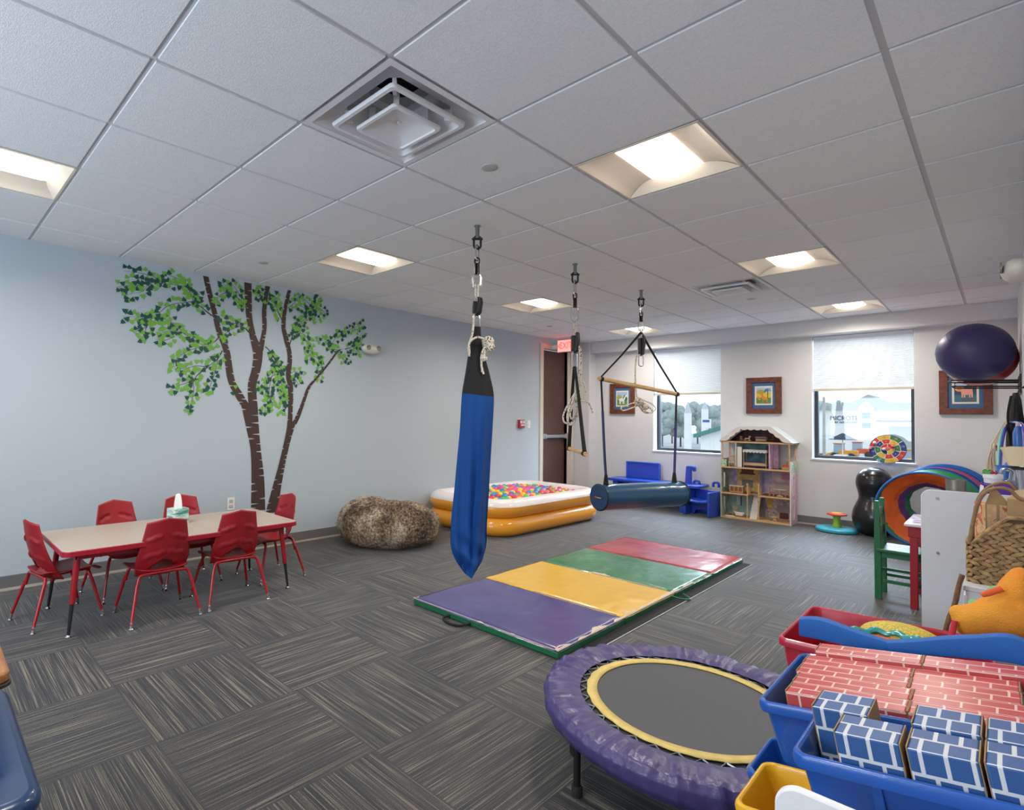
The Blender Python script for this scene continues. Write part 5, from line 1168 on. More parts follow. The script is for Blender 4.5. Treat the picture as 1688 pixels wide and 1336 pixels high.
for k, h in enumerate(hoops): MB().tube(hoop_pts(*h), .0105 if k == 0 else .0055, 8, True).build('hoop', M_hb, t)
for k in range(6):
    A_, B_ = hoop_pts(*hoops[k]), hoop_pts(*hoops[k+1]); rs = []
    for j in range(9):
        f = j/8; s_ = 1-.05*math.sin(f*PI); ctr = Vector(hoops[k][0]).lerp(Vector(hoops[k+1][0]), f)
        rs.append([ctr+(a.lerp(b, f)-ctr)*(s_+.018*math.sin(i*1.9+j*2.4+k)*math.sin(f*PI)) for i, (a, b) in enumerate(zip(A_, B_))])
    MB().rings(rs, 0, False).build('fabric_section', fb[[2, 5, 4, 5, 3, 3][k]], t)['label'] = ['green', 'navy', 'red', 'navy', 'blue', 'blue'][k]+' fabric section'
# inner sleeve, wrinkled
A_ = hoop_pts(*hoops[0]); 
def sleeve(f0, f1, r0, r1, y0, y1, mi, nm, lab):
    rs = []
    for j in range(17):
        f = j/16; r = r0+(r1-r0)*f**.8; y = y0+(y1-y0)*f; ring = []
        for i in range(96):
            a = 2*PI*i/96; wob = 1+.030*mn.noise(Vector((math.cos(a)*3.5, math.sin(a)*3.5, y*18)))+.02*mn.noise(Vector((math.cos(a)*9, math.sin(a)*9, y*30))); wob = 1+(wob-1)*min(1, (y+.001)*20+.0)*1.7
            ring.append((r*wob*math.cos(a)*.985+y*.12+.015, y, .405+.15*y+r*wob*math.sin(a)*.985))
        rs.append(ring)
    MB().rings(rs, 0, False).build(nm, fb[mi], t)['label'] = lab
sleeve(0, 1, .383, .25, .0, .13, 0, 'inner_sleeve', 'orange inner sleeve'); sleeve(0, 1, .25, .205, .13, .18, 1, 'inner_sleeve', 'purple inner sleeve'); sleeve(0, 1, .205, .185, .18, .27, 2, 'inner_sleeve', 'green inner sleeve'); sleeve(0, 1, .185, .215, .27, .38, 3, 'inner_sleeve', 'blue inner sleeve')

# ================================================================== GREEN CHAIR, RED-LEG TABLE
M_gw = mat('green_paint', '1c6a3f', .4, noise=.12, nscale=14, bump=.15, bscale=40)
t = thing('wooden_child_chair', 'green painted wooden child chair pulled up to the red-legged table', 'chair', (-.645, 5.40, 0))
for y in (-.125, .125):
    lg = MB().prism([(-.022, 0), (.018, 0), (.016, .40), (.004, .72), (-.022, .72), (-.024, .40)], y-.018, y+.018, 'y').build('back_post', M_gw, t, bevel=.003)
    MB().box(.245, .280, y-.018, y+.018, 0, .35).build('leg', M_gw, t, bevel=.003); MB().box(.016, .247, y-.009, y+.009, .125, .148).build('stretcher', M_gw, t, bevel=.003)
    MB().box(.016, .247, y-.012, y+.012, .31, .35).build('seat_rail', M_gw, t, bevel=.002)
MB().box(-.01, .30, -.16, .16, .35, .372).build('seat', M_gw, t, bevel=.005)
for z in (.46, .60): MB().box(-.018, .0, -.125, .125, z, z+.06).build('back_slat', M_gw, t, bevel=.003)
for y in (-.115,): MB().box(.0, .262, y+.11, y+.125, .19, .21).build('stretcher', M_gw, t, bevel=.003)
for z in (.43, .56): MB().box(.0145, .019, -.135, -.115, z, z+.045).build('bare_patch', mat('worn_wood', '8a5a38', .7), t, smooth=False)
t = thing('painted_play_table', 'child table with red legs and a glossy printed top, behind the white shelf panel', 'table', (-.20, 5.43, 0))
m, N, L, b = node_mat('flower_print'); tc = N.new('ShaderNodeTexCoord'); vo = N.new('ShaderNodeTexVoronoi'); vo.inputs['Scale'].default_value = 14; L.new(tc.outputs['Object'], vo.inputs['Vector'])
L.new(ramp(N, L, vo.outputs['Distance'], [(.15, '7c5fa8'), (.35, 'b79fd0'), (.5, 'e6e2ee')]), b.inputs['Base Color']); b.inputs['Roughness'].default_value = .15
M_rw = mat('red_paint_wood', '9c1a24', .35, bump=.1, bscale=40)
MB().box(-.29, .27, -.30, .30, .575, .595).build('tabletop', m, t, bevel=.004); MB().box(-.27, .25, -.28, .28, .50, .575).build('apron', M_rw, t, bevel=.003)
for x in (-.262, .225):
    for y in (-.275, .235): MB().box(x, x+.042, y, y+.042, 0, .575).build('leg', M_rw, t, bevel=.004)
# ================================================================== RIGHT WALL: BALL RACK AND BALLS
t = thing('ball_rack', 'black wire ball rack holding the purple ball on the right wall', 'ball rack', (XR, 7.0, 1.655))
mb = MB()
for y, z in ((-.20, .02), (.16, .02), (-.13, -.03), (.20, -.03)): mb.cyl((0, y, z), (-.42, y, z+.012), .006, n=8)
mb.tube(smooth_path([(-.42, -.20, .032), (-.445, -.1, .03), (-.445, .1, .03), (-.42, .16, .032)], 5), .006, 8); mb.tube([(-.42, -.13, -.018), (-.42, .20, -.018)], .006, 8)
mb.build('wire_arms', M_black, t); MB().box(-.012, 0, -.24, .24, -.09, .07).build('wall_plate', M_black, t)
pc = at(1606, 581, 1, 7.0)
t = thing('exercise_ball', 'large purple exercise ball on the wire rack, in front of the red one', 'exercise ball', pc); R_ = .258
MB().sphere((0, 0, 0), R_, 48, 32).build('ball', mat('ball_purple', '40386a', .45), t)
mb = MB()
for z in (.10, .13, .155, -.1, -.14): r = math.sqrt(R_**2-z*z); mb.tube([(r*math.cos(a), r*math.sin(a), z) for a in [2*PI*k/60 for k in range(60)]], .0012, 6, True)
o = mb.build('mould_lines', mat('ball_purple', '000000', .3), t); o.rotation_euler = (.5, .5, 0)
rc = at(1632, 591, 1, 7.58); t = thing('exercise_ball', 'red ridged exercise ball, behind the purple one on the wire rack', 'exercise ball', rc); t.location.x = -.165
MB().lathe([(max(.001, .262*math.sin(PI*i/60)*(1+.012*(i % 2))), -.262*math.cos(PI*i/60)) for i in range(61)], 90, fn=lambda r, z, a, i: r*(1+.01*math.sin(60*a))).build('ball', mat('ball_red', 'c02318', .4), t)
t = thing('ball_rack', 'black wire ball rack holding the red ball on the right wall', 'ball rack', (XR, 7.55, rc.z-.245))
MB().cyl((0, -.16, .01), (-.36, -.16, .02), .006, n=8).cyl((0, .16, .01), (-.36, .16, .02), .006, n=8).tube([(-.36, -.16, .02), (-.36, .16, .02)], .006, 8).build('wire_arms', M_black, t); MB().box(-.012, 0, -.2, .2, -.06, .05).build('wall_plate', M_black, t)

# things hanging on the right wall
def W(px, py, y): return at(px, py, 1, y)
M_bag = mat('bag_black', '131316', .8, bump=.5, bscale=12)
o0 = W(1672, 648, 5.0); t = thing('hanging_bag', 'black fabric harness bag hanging on the right wall below the ball rack', 'bag', o0); t.location.x = .048
zb = W(1672, 752, 5.0).z-o0.z
prof = [(.012, 0), (.022, -.04), (.028, zb*.3), (.035, zb*.5), (.042, zb*.7), (.044, zb*.9), (.025, zb)]
MB().rings([[(r*math.cos(a)*(1+.12*math.sin(3*a)), 1.8*r*math.sin(a)*(1+.15*math.sin(4*a+1)), z) for a in [2*PI*k/28 for k in range(28)]] for r, z in prof]).build('bag_body', M_bag, t)
MB().tube([(.01, 0, 0), (.02, 0, .03), (.045, 0, .035)], .005, 8).cyl((.055, 0, .03), (.03, 0, .035), .008).build('wall_hook', M_black, t)
MB().tube(smooth_path([(-.02, -.04, -.02), (-.035, -.05, zb*.4), (-.02, -.05, zb*.95)], 6), .006, 8).build('strap', M_blackf, t)
t = thing('blue_water_bottle', 'small blue bottle hanging in front of the black bag', 'bottle', W(1671, 740, 4.6)); t.location.x = .05
MB().lathe([(.001, 0), (.018, .003), (.020, .02), (.020, .09), (.012, .12), (.008, .13), (.001, .135)], 20).build('body', mat('bottle_blue', '3f6fb8', .25), t); MB().lathe([(.009, .13), (.009, .145), (.001, .147)], 14).build('cap', mat('cap_tan', 'c9b9a0', .5), t)
t = thing('hula_hoop', 'purple and teal hoop leaning against the right wall behind the toy coffee maker', 'hoop', (0, 0, 0))
hp = [W(1664, 698, 5.0), W(1655, 712, 4.9), W(1650, 735, 4.8), W(1648, 765, 4.7), W(1647, 800, 4.6)]
q0 = hp[0]; q4 = hp[-1]; back = [Vector((.055, 4.45, q4.z-.25)), Vector((.07, 4.35, q4.z-.32)), Vector((.075, 4.25, q4.z-.15)), Vector((.075, 4.3, q4.z+.15)), Vector((.07, 4.6, q0.z-.02))]
allp = [Vector(p) for p in hp]+back; cl = []
n_ = len(allp)
for i in range(n_):
    p0, p1, p2, p3 = allp[i-1], allp[i], allp[(i+1) % n_], allp[(i+2) % n_]
    for j in range(6):
        f = j/6; cl.append(.5*((2*p1)+(p2-p0)*f+(2*p0-5*p1+4*p2-p3)*f*f+(3*p1-p0-3*p2+p3)*f**3))
ctr = sum(cl, Vector())/len(cl); t.location = ctr
MB().tube([p-ctr for p in cl], .010, 10, True).build('tube', mat('hoop_purple', '4a3fae', .2, coat=.4), t); MB().tube([p-ctr+Vector((-.006, -.006, .002)) for p in cl[:22]], .0065, 8).build('teal_stripe', mat('hoop_teal', '5fb6b4', .3), t)
t = thing('rope_dowel_swing', 'cream cotton cords tied over a wooden dowel, hanging near the right wall', 'swing', W(1640, 738, 4.9))
O = t.location.copy(); mb = MB()
a, b = W(1636, 738, 4.9)-O, W(1662, 744, 4.95)-O
MB().cyl(a, b, .014, n=14).build('dowel', M_wood, t)
for k in range(9):
    e = W(1626+k*2.2, 776, 4.9)-O+Vector((0, (k % 3)*.012, 0)); s_ = W(1633+k*.8, 742, 4.9)-O+Vector((0, (k % 3)*.01, 0)); mb.tube(smooth_path([s_, s_.lerp(e, .5)+Vector((-.004, 0, 0)), e], 4), .003, 6)
for k in range(3): mb.tube([W(1656+k*2, 696, 4.95)-O, W(1634+k*3, 734, 4.9)-O, W(1634+k*2, 744, 4.9)-O], .003, 6)
mb.tube([a+Vector((.01+.004*math.cos(q), .016*math.cos(q), .018*math.sin(q))) for q in [2*PI*k/12 for k in range(12)]], .007, 8, True)
mb.build('cords', mat('cotton_cord', 'd3c4ab', .9), t)
tag(MB().prism(rrect(0, .9, 0, .62, .01), 0, .012, 'x').build('brown_board', mat('kraft_board', '7d6c57', .8), loc=(.075, 3.55, 1.17)), 'brown board standing against the right wall above the shelf unit', 'board')

# ================================================================== WHITE SHELF UNIT WITH TOP CLUTTER
UY, UY2, UX = 3.20, 3.95, -.250
t = thing('shelf_unit', 'tall white shelf unit with a rounded side panel and bolt heads, behind the wicker basket', 'shelf', (UX, UY, 0)); uw = XR-UX-.012; UH = 1.013
def side_poly(w_, h, r=.035): return [(0, 0), (w_, 0), (w_, h), (r, h)]+[(r-r*math.sin(a), h-r+r*math.cos(a)) for a in [PI/2*k/8 for k in range(1, 9)]]
for y in (0, UY2-UY-.016):
    p = MB().prism(side_poly(uw, UH if y == 0 else .90), y, y+.016, 'y').build('side_panel', M_lam, t, bevel=.002)
    if y == 0:
        for px, py in ((1545, 822), (1546, 912)):
            q = W(px, py, UY)-Vector((UX, UY, 0)); MB().cyl((q.x, -.0025, q.z), (q.x, .002, q.z), .0055, n=14).build('bolt', M_steel, p)
for z in (.06, .36, .66, .90): MB().box(.01, uw, .016, UY2-UY-.016, z, z+.016).build('shelf_board', M_lam, t, smooth=False)
MB().box(uw-.006, uw, .016, UY2-UY-.016, .06, .90).build('back_board', M_lam, t, smooth=False)
SZ = .917
def S_(px, y): q = W(px, 800, y); return (q.x, y, SZ)
t = thing('metal_cup', 'brushed metal cup on top of the white shelf unit, at its left corner', 'cup', S_(1575.5, 3.36)); zt = W(1575, 791, 3.36).z-SZ
MB().lathe([(.001, 0), (.030, 0), (.033, zt), (.030, zt), (.028, .01), (.001, .01)], 32).build('cup', mat('brushed_tin', '8e8880', .4, metal=.7, noise=.2, nscale=20), t)
t = thing('purple_tub', 'purple plastic tub on the shelf unit, under the white container', 'tub', S_(1645, 3.42)); z1 = W(1640, 797, 3.42).z-SZ
hw = .049
MB().rings([[(x, y, z) for x, y in rrect(-r, r, -r, r, .015)] for r, z in ((hw*.8, 0), (hw, z1*.95), (hw*1.04, z1*.95), (hw*1.04, z1), (hw*.97, z1), (hw*.78, .006))]).build('tub', mat('tub_purple', '5b2f93', .3), t)
t = thing('white_container', 'small round white container standing on the purple tub', 'container', (S_(1637, 3.42)[0], 3.42, SZ+z1)); z2 = W(1635, 782, 3.42).z-SZ-z1
MB().lathe([(.001, 0), (.027, 0), (.029, z2*.55), (.031, z2*.55), (.031, z2), (.001, z2)], 32).build('container', mat('container_white', 'd8d6dc', .4), t)
t = thing('green_block', 'small green toy block on the white container', 'toy block', (S_(1628, 3.42)[0], 3.42, SZ+z1+z2)); MB().box(-.015, .015, -.012, .012, 0, .016).cyl((-.007, 0, .016), (-.007, 0, .020), .005).cyl((.007, 0, .016), (.007, 0, .020), .005).build('block', mat('toy_green', '3f8f3c', .4), t, bevel=.002)
for k, (px, lb) in enumerate(((1636, 'left of the two tiny dark red beads on the white container'), (1642, 'right of the two tiny dark red beads on the white container'))):
    tag(MB().sphere((0, 0, .007), (.0065, .0065, .007), 12, 8).cyl((0, 0, .012), (0, 0, .017), .003).build('red_bead', mat('bead_red', '8e1236', .4), loc=(S_(px, 3.41)[0], 3.41, SZ+z1+z2)), lb, 'bead')
t = thing('toy_coffee_maker', 'cream toy coffee maker with clear jug at the right end of the shelf unit', 'toy', S_(1683, 3.62)); zz = lambda py: W(1680, py, 3.62).z-SZ
M_cr = mat('toy_cream', 'cbbb95', .4)
MB().prism(rrect(-.055, .045, -.05, .05, .012), 0, .02, 'z').build('base', M_cr, t, bevel=.003)
MB().box(.02, .045, -.045, .045, .02, zz(765)).build('column', M_cr, t, bevel=.004)
MB().rings([[(x, y, z) for x, y in rrect(-a_, .045, -.05, .05, .015)] for a_, z in ((.038, zz(768)), (.052, zz(752)), (.058, zz(743)), (.062, zz(741)), (.062, zz(739)), (.03, zz(737)))]).build('head', M_cr, t)
MB().lathe([(.001, .022), (.034, .024), (.038, .05), (.034, .085), (.026, zz(775)), (.024, zz(775)), (.032, .085), (.035, .05), (.031, .028), (.001, .026)], 28, c=(-.008, 0, 0)).build('clear_jug', mat('clear_plastic', 'e8ecec', .08, trans=.92), t)
MB().lathe([(.026, zz(775)), (.027, zz(771)), (.001, zz(770))], 20, c=(-.008, 0, 0)).build('jug_lid', mat('jug_dark', '3a3632', .4), t)
MB().tube(smooth_path([(-.035, 0, zz(777)), (-.06, 0, zz(778)), (-.064, 0, .06), (-.042, 0, .045)], 5), .005, 8).build('jug_handle', M_cr, t)
t = thing('toy_pitcher', 'bright blue toy pitcher behind the white container', 'toy', S_(1660, 3.70)); zz = lambda py: W(1660, py, 3.70).z-SZ
MB().lathe([(.001, 0), (.032, 0), (.038, .06), (.034, zz(770)), (.040, zz(768)), (.001, zz(767))], 28).build('body', mat('toy_blue', '2f6fc0', .35), t)
MB().tube(smooth_path([(.0, 0, zz(768)), (.012, 0, zz(762)), (.026, 0, zz(757)), (.018, 0, zz(755))], 4), .011, 10).build('handle', mat('toy_blue', '000000', .3), t)
t = thing('toy_kettle', 'small silver toy kettle between the white container and the coffee maker', 'toy', S_(1660, 3.50)); zz = lambda py: W(1660, py, 3.50).z-SZ
MB().lathe([(.001, 0), (.022, .002), (.026, .03), (.021, zz(796)), (.004, zz(792)), (.005, zz(790)), (.001, zz(789))], 24).build('body', mat('toy_silver', 'b9bcc2', .15, metal=1), t)
MB().tube(smooth_path([(-.02, 0, zz(792)), (-.020, 0, zz(780)), (0, 0, zz(773)), (.020, 0, zz(778)), (.02, 0, zz(792))], 6), .0045, 8).build('handle', mat('toy_silver', '000000', .3), t)
t = thing('white_card', 'small white leaning card left of the purple tub', 'card', (S_(1616, 3.36)[0], 3.36, SZ)); MB().prism([(-.012, 0), (.012, 0), (.010, W(1617, 801, 3.36).z-SZ), (.0, W(1617, 799, 3.36).z-SZ)], -.002, .002, 'y').build('card', M_white, t)

# ================================================================== WHITE CABINET, BASKET, BOX
CY0, CY1, CXL, CZT = 2.80, 3.12, -.102, .713
t = thing('low_cabinet', 'white cabinet under the wicker basket', 'cabinet', (CXL, CY0, 0))
MB().box(0, XR-CXL-.012, 0, CY1-CY0, .0, CZT-.018).build('carcass', M_lam, t, bevel=.002); MB().box(-.006, XR-CXL-.012, -.004, CY1-CY0, CZT-.018, CZT).build('top_board', M_lam, t, bevel=.002)
MB().box(-.006, 0, .02, CY1-CY0-.02, .03, CZT-.04).build('door', M_lam, t, bevel=.002); MB().cyl((-.022, .05, .5), (-.006, .05, .5), .008).build('handle', M_steel, t)
def wick_mat():
    m, N, L, b = node_mat('water_hyacinth'); tc = N.new('ShaderNodeTexCoord'); n = N.new('ShaderNodeTexNoise'); n.inputs['Scale'].default_value = 60; n.inputs['Detail'].default_value = 4; L.new(tc.outputs['Object'], n.inputs['Vector'])
    L.new(ramp(N, L, n.outputs['Fac'], [(.3, '6b5334'), (.5, '947750'), (.7, 'b0925f')]), b.inputs['Base Color']); b.inputs['Roughness'].default_value = .75; return m
M_wk = wick_mat(); BY = 2.95; t = thing('wicker_basket', 'braided wicker basket with arched handles holding a printed box, on the white cabinet', 'basket', (0, BY, CZT)); 
zr = lambda px, py: W(px, py, 2.87).z-CZT
bx0, bx1 = -.098, .078
def rimz(x):
    f = (x-bx0)/(bx1-bx0); return zr(1597, 895)+(zr(1688, 856)-zr(1597, 895))*min(1, max(0, (f-.1)/.5))**.8
mb = MB(); inner = MB(); path = rrect(bx0, bx1, -.085, .085, .03, 8); P = []
per = 0
seg = []
for i in range(len(path)): a, b = Vector(path[i]), Vector(path[(i+1) % len(path)]); seg.append((per, a, b)); per += (b-a).length
def onp(s):
    s %= per
    for s0, a, b in seg:
        l = (b-a).length
        if s <= s0+l: q = a.lerp(b, (s-s0)/max(l, 1e-6)); d = (b-a).normalized(); return q, d
    return path and (Vector(path[0]), Vector((1, 0)))
rowh, lw = .0165, .031; nrow = 14; nn_ = int(per/lw); lw = per/nn_
for r in range(nrow):
    z = .008+r*rowh
    for k in range(nn_):
        s = (k+.5*(r % 2))*lw; q, d = onp(s)
        if z > rimz(q.x)-.004: continue
        n2 = Vector((d.y, -d.x)); sl = .38*(1 if r % 2 else -1); u = Vector((d.x, d.y, 0))*math.cos(sl)+Vector((0, 0, 1))*math.sin(sl); v = Vector((-d.x*math.sin(sl), -d.y*math.sin(sl), math.cos(sl))); nn3 = Vector((n2.x, n2.y, 0))
        c = Vector((q.x, q.y, z)); A_, B_ = .0205, .0092; vs = []; 
        for j in range(5):
            th = PI*j/4; rad = max(math.sin(th), .12)
            for i2 in range(6): ph = 2*PI*i2/6; vs.append(c-u*math.cos(th)*A_+(v*math.cos(ph)*B_+nn3*math.sin(ph)*.006)*rad)
        fs = [(j*6+i2, j*6+(i2+1) % 6, (j+1)*6+(i2+1) % 6, (j+1)*6+i2) for j in range(4) for i2 in range(6)]; mb.add(vs, fs)
mb.build('braided_body', M_wk, t)
n_ = 80; lo = []; hi = []
for k in range(n_): q, d = onp(per*k/n_); ii = Vector((q.x*.97, q.y*.97)); lo.append((ii.x, ii.y, .004)); hi.append((ii.x, ii.y, rimz(q.x)-.003))
MB().rings([lo, hi], 0, False).add([(p[0], p[1], .004) for p in lo], [tuple(range(n_))]).build('lining', mat('wicker_dark', '5a452c', .9), t)
MB().tube([(onp(per*k/n_)[0].x, onp(per*k/n_)[0].y, rimz(onp(per*k/n_)[0].x)) for k in range(n_)], .0075, 8, True).build('rim', M_wk, t)
M_hd = mat('wrapped_cane', '8d6f4c', .7, noise=.3, nscale=50)
def hz(px, py, y): q = W(px, py, y); return (q.x, q.y-BY, q.z-CZT)
MB().tube(smooth_path([hz(1598, 897, 2.87), hz(1604, 862, 2.87), hz(1613, 828, 2.87), hz(1626, 811, 2.87), hz(1645, 805, 2.87), hz(1664, 808, 2.87), hz(1680, 822, 2.87), (.070, -.08, .30), (.074, -.085, .22), (.078, -.085, rimz(.078))], 6), .0062, 10).build('handle', M_hd, t)
MB().tube(smooth_path([(-.09, .08, rimz(-.09)), hz(1610, 830, 3.03), hz(1626, 806, 3.03), hz(1648, 797, 3.03), hz(1668, 801, 3.03), (.06, .085, .27), (.076, .085, rimz(.078))], 6), .0055, 10).build('handle', M_hd, t)
m, N, L, b = node_mat('kraft_print'); tc = N.new('ShaderNodeTexCoord'); n = N.new('ShaderNodeTexNoise'); n.inputs['Scale'].default_value = 16; n.inputs['Distortion'].default_value = 2.5; L.new(tc.outputs['Object'], n.inputs['Vector'])
L.new(ramp(N, L, n.outputs['Fac'], [(.42, 'b5603f'), (.47, 'cf9d78'), (.5, 'd9b78d'), (.58, 'c9a377')]), b.inputs['Base Color']); b.inputs['Roughness'].default_value = .8
M_kr = mat('kraft_card', 'a98a63', .85, noise=.1, nscale=8)
t = thing('printed_box', 'tan cardboard box with red printed panels standing in the wicker basket', 'box', (-.035, BY, CZT+.012), .35)
ht = W(1633, 800, 2.93).z-CZT-.012
MB().box(-.034, .034, -.045, .045, 0, ht*.80).build('carton', m, t, bevel=.002)
MB().prism([(-.034, ht*.80), (.034, ht*.80), (-.012, ht)], -.045, -.042, 'y').build('flap', M_kr, t); MB().box(-.0345, -.030, -.0462, -.045, 0, ht*.8).box(.030, .0345, -.0462, -.045, 0, ht*.8).box(-.004, .004, -.0462, -.045, 0, ht*.8).build('border', M_kr, t)
t = thing('cardboard_box', 'plain brown cardboard box leaning in the right end of the wicker basket', 'box', (.038, BY+.005, CZT+.012), -.1)
h2 = W(1675, 822, 2.93).z-CZT-.012
MB().box(-.030, .030, -.05, .05, 0, h2).build('carton', M_kr, t, bevel=.002); MB().prism([(-.03, h2), (.03, h2), (.02, h2+.035), (-.025, h2+.02)], .044, .048, 'y').build('flap', mat('card_pale', 'cdb592', .85), t)

# stick
t = thing('wooden_stick', 'long knotty wooden stick leaning against the white cabinet beside the basket', 'stick', (0, 0, 0))
a, b = W(1587, 948, 2.765), W(1558, 1045, 2.745); d = (b-a)/(b.z-a.z); e = b-d*(b.z-.012); t.location = e
MB().tube([(e+(a-e)*f-e)+Vector((.002*math.sin(f*31), 0, 0)) for f in [k/24 for k in range(25)]], [.0062+.0020*abs(math.sin(k*1.9)) for k in range(25)], 10).build('shaft', mat('bark_brown', '7b5a3e', .8, noise=.35, nscale=60, bump=.4, bscale=90), t)

# ================================================================== BINS
TL = -math.atan(.17)
def bin_(name, label, x0, x1, y0, y1, zf, depth, colm, tilt=TL):
    t = thing(name, label, 'bin', (x0, (y0+y1)/2, zf), 0); t.rotation_euler = (0, tilt, 0); w_ = (x1-x0)/math.cos(tilt); h = (y1-y0)/2; r = .028
    def R_(ins, z, rr=None): return [(x, y, z) for x, y in rrect(ins, w_-ins, -h+ins, h-ins, max(.004, (rr or r)-ins*.3), 6)]
    tp = .013; MB().rings([R_(.012+tp, -depth), R_(.012, -.028), R_(.0, -.028), R_(-.001, -.012), R_(.002, -.003), R_(.007, 0), R_(.012, -.003), R_(.015, -.012), R_(.015+tp*.95, -depth+.006)]).build('tray', colm, t, bevel=.0012)
    mb = MB()
    for k in (.33, .66): mb.box(w_*k-.008, w_*k+.008, -h+.008, -h+.014, -depth*.75, -.03)
    for k in (-.4, .4): mb.box(.006, .012, h*k-.008, h*k+.008, -depth*.75, -.03)
    mb.build('ribs', colm, t, bevel=.002); return t
def pl(name, c): return mat(name, c, .28, bump=.06, bscale=250, coat=.25)
B_blue, B_red, B_yel = pl('bin_blue', '1e56ac'), pl('bin_red', 'b4233a'), pl('bin_yellow', 'e3ac1c')
bin_('storage_bin', 'large blue bin in the foreground holding the blue brick blocks', -.300, .090, 1.300, 1.585, .635, .165, B_blue)
bin_('storage_bin', 'large blue bin holding the red brick blocks, behind the blue blocks', -.452, .088, 1.645, 2.095, .562, .155, B_blue)
bin_('storage_bin', 'red bin holding the teal ring and blue foam pieces, farthest of the bins', -.545, -.02, 2.215, 2.71, .550, .15, B_red, -.03)
bin_('storage_bin', 'small blue bin peeking out below the others, over the trampoline edge', -.484, -.20, 1.655, 1.90, .362, .075, B_blue)
yb_ = bin_('storage_bin', 'yellow bin at the bottom edge beside the white side panel', -.436, -.14, 1.400, 1.645, .418, .13, B_yel)
# organiser frame
t = thing('bin_organizer', 'white bin rack with a rounded side panel at the bottom edge of the view', 'storage rack', (-.291, 1.165, 0))
sp_ = [(0, 0), (.38, 0), (.38, .642), (.04, .642)]+[(.04-.04*math.sin(a), .602+.04*math.cos(a)) for a in [PI/2*k/8 for k in range(1, 9)]]
MB().prism(sp_, 0, .018, 'y').build('side_panel', M_white, t, bevel=.004)
sp2 = [(.045, 0), (.38, 0), (.38, .40), (.045, .36)]; MB().prism(sp2, .955, .973, 'y').build('side_panel', M_white, t, bevel=.004)
mb = MB()
for x, z in ((.10, .445), (.33, .485), (.10, .275), (.30, .305), (.30, .10), (.36, .60)): mb.cyl((x, .018, z), (x, .955 if z < .5 and z < .40 else .955, z), .008, n=12)
mb.build('rod', M_wood, t)
mb = MB().box(.05, .38, .018, .955, .375, .39); mb.build('shelf_board', M_white, t, smooth=False)
t = thing('bin_stand', 'low white stand under the red bin', 'stand', (-.26, 2.23, 0)); MB().box(-.24, .35, 0, .46, .36, .385).build('top_board', M_white, t, bevel=.003)
for y in (0, .44): MB().box(0, .35, y, y+.018, 0, .36).build('side_panel', M_white, t, smooth=False)
# blocks
M_bb = brick_mat('block_blue', '2b5590', 'ccd0d6', .034, .052, .0034, .45); M_rb = brick_mat('block_red', 'bd4748', 'e3c2b8', .057, .037, .0024, .30); M_cor = mat('corrugated_edge', '9c7f5e', .8)
def block(label, cat, grp, lx, ly, w_, d_, h, top, x0=0, m_=None, rz=0):
    """x = world x of left side; top = height of its top at that x"""
    t = thing('brick_block', label, cat, (lx, ly, top-h*math.cos(TL)), rz, grp); t.rotation_euler = (0, TL, rz)
    MB().box(0, w_, 0, d_, 0, h).build('carton', m_, t, bevel=.0035)
    for a in (-.0015, w_-.0005): MB().box(a, a+.002, .003, d_-.003, .004, h+.001).build('cut_edge', M_cor, t, smooth=False)
def zt(x, z0=.685, x0=-.27): return z0+.17*(x-x0)
gb = 'blue brick blocks in the blue bin'
for lx, ly, w_, d_, lb, dz in ((-.262, 1.425, .094, .108, 'leftmost blue brick block of the back row', 0), (-.206, 1.320, .096, .098, 'leftmost blue brick block of the front row', 0), (-.103, 1.425, .094, .108, 'middle blue brick block of the back row', .002), (-.101, 1.320, .092, .098, 'middle blue brick block of the front row', -.002),
                           (-.003, 1.425, .066, .108, 'rightmost blue brick block of the back row', 0), (-.003, 1.320, .066, .098, 'rightmost blue brick block of the front row', 0)):
    block(lb, 'toy block', gb, lx, ly, w_, d_, .145, zt(lx)+dz, m_=M_bb)
gr = 'red brick blocks in the blue bin'; nm = ['first (nearest)', 'second', 'third', 'fourth', 'fifth (farthest)']
for r in range(5):
    y = 1.668+r*.081; x0 = -.372-(.006*r if r < 4 else -.0)+(.004 if r % 2 else 0)
    zq = .600+(.014 if r == 4 else 0)
    for k, (xa, w_) in enumerate(((x0, .236), (x0+.236, .19))):
        block('red brick block, %s end of the %s row from the camera' % (['left', 'right'][k], nm[r]), 'toy block', gr, xa, y, w_, .078, .115, zq+.17*(xa+.37), m_=M_rb)
# things in red bin
t = thing('teal_ring', 'scalloped glossy teal toy ring lying in the red bin', 'toy ring', (-.285, 2.36, .572)); t.rotation_euler = (0, -.10, .1)
mb = MB(); rs = []
for k in range(96):
    a = 2*PI*k/96; R1 = .112+.004*math.sin(12*a); rs.append([Vector(((R1+.014*math.cos(q))*math.cos(a), (R1+.014*math.cos(q))*math.sin(a), .012*math.sin(q)+.004*math.sin(12*a))) for q in [2*PI*j/10 for j in range(10)]])
rs.append(rs[0]); mb.rings(rs, 0, False); mb.build('ring', mat('toy_teal', '2f9a9c', .25, coat=.4), t)
t = thing('orange_mesh_disc', 'orange mesh disc inside the teal ring in the red bin', 'toy', (-.275, 2.36, .556)); MB().lathe([(.001, 0), (.105, .002), (.105, .008), (.06, .014), (.001, .016)], 40).build('disc', mat('mesh_orange', 'd8652a', .6, noise=.4, nscale=120), t)
t = thing('mesh_ball', 'yellow and green mesh ball lying behind the teal ring in the red bin', 'toy', (-.25, 2.535, .545)); 
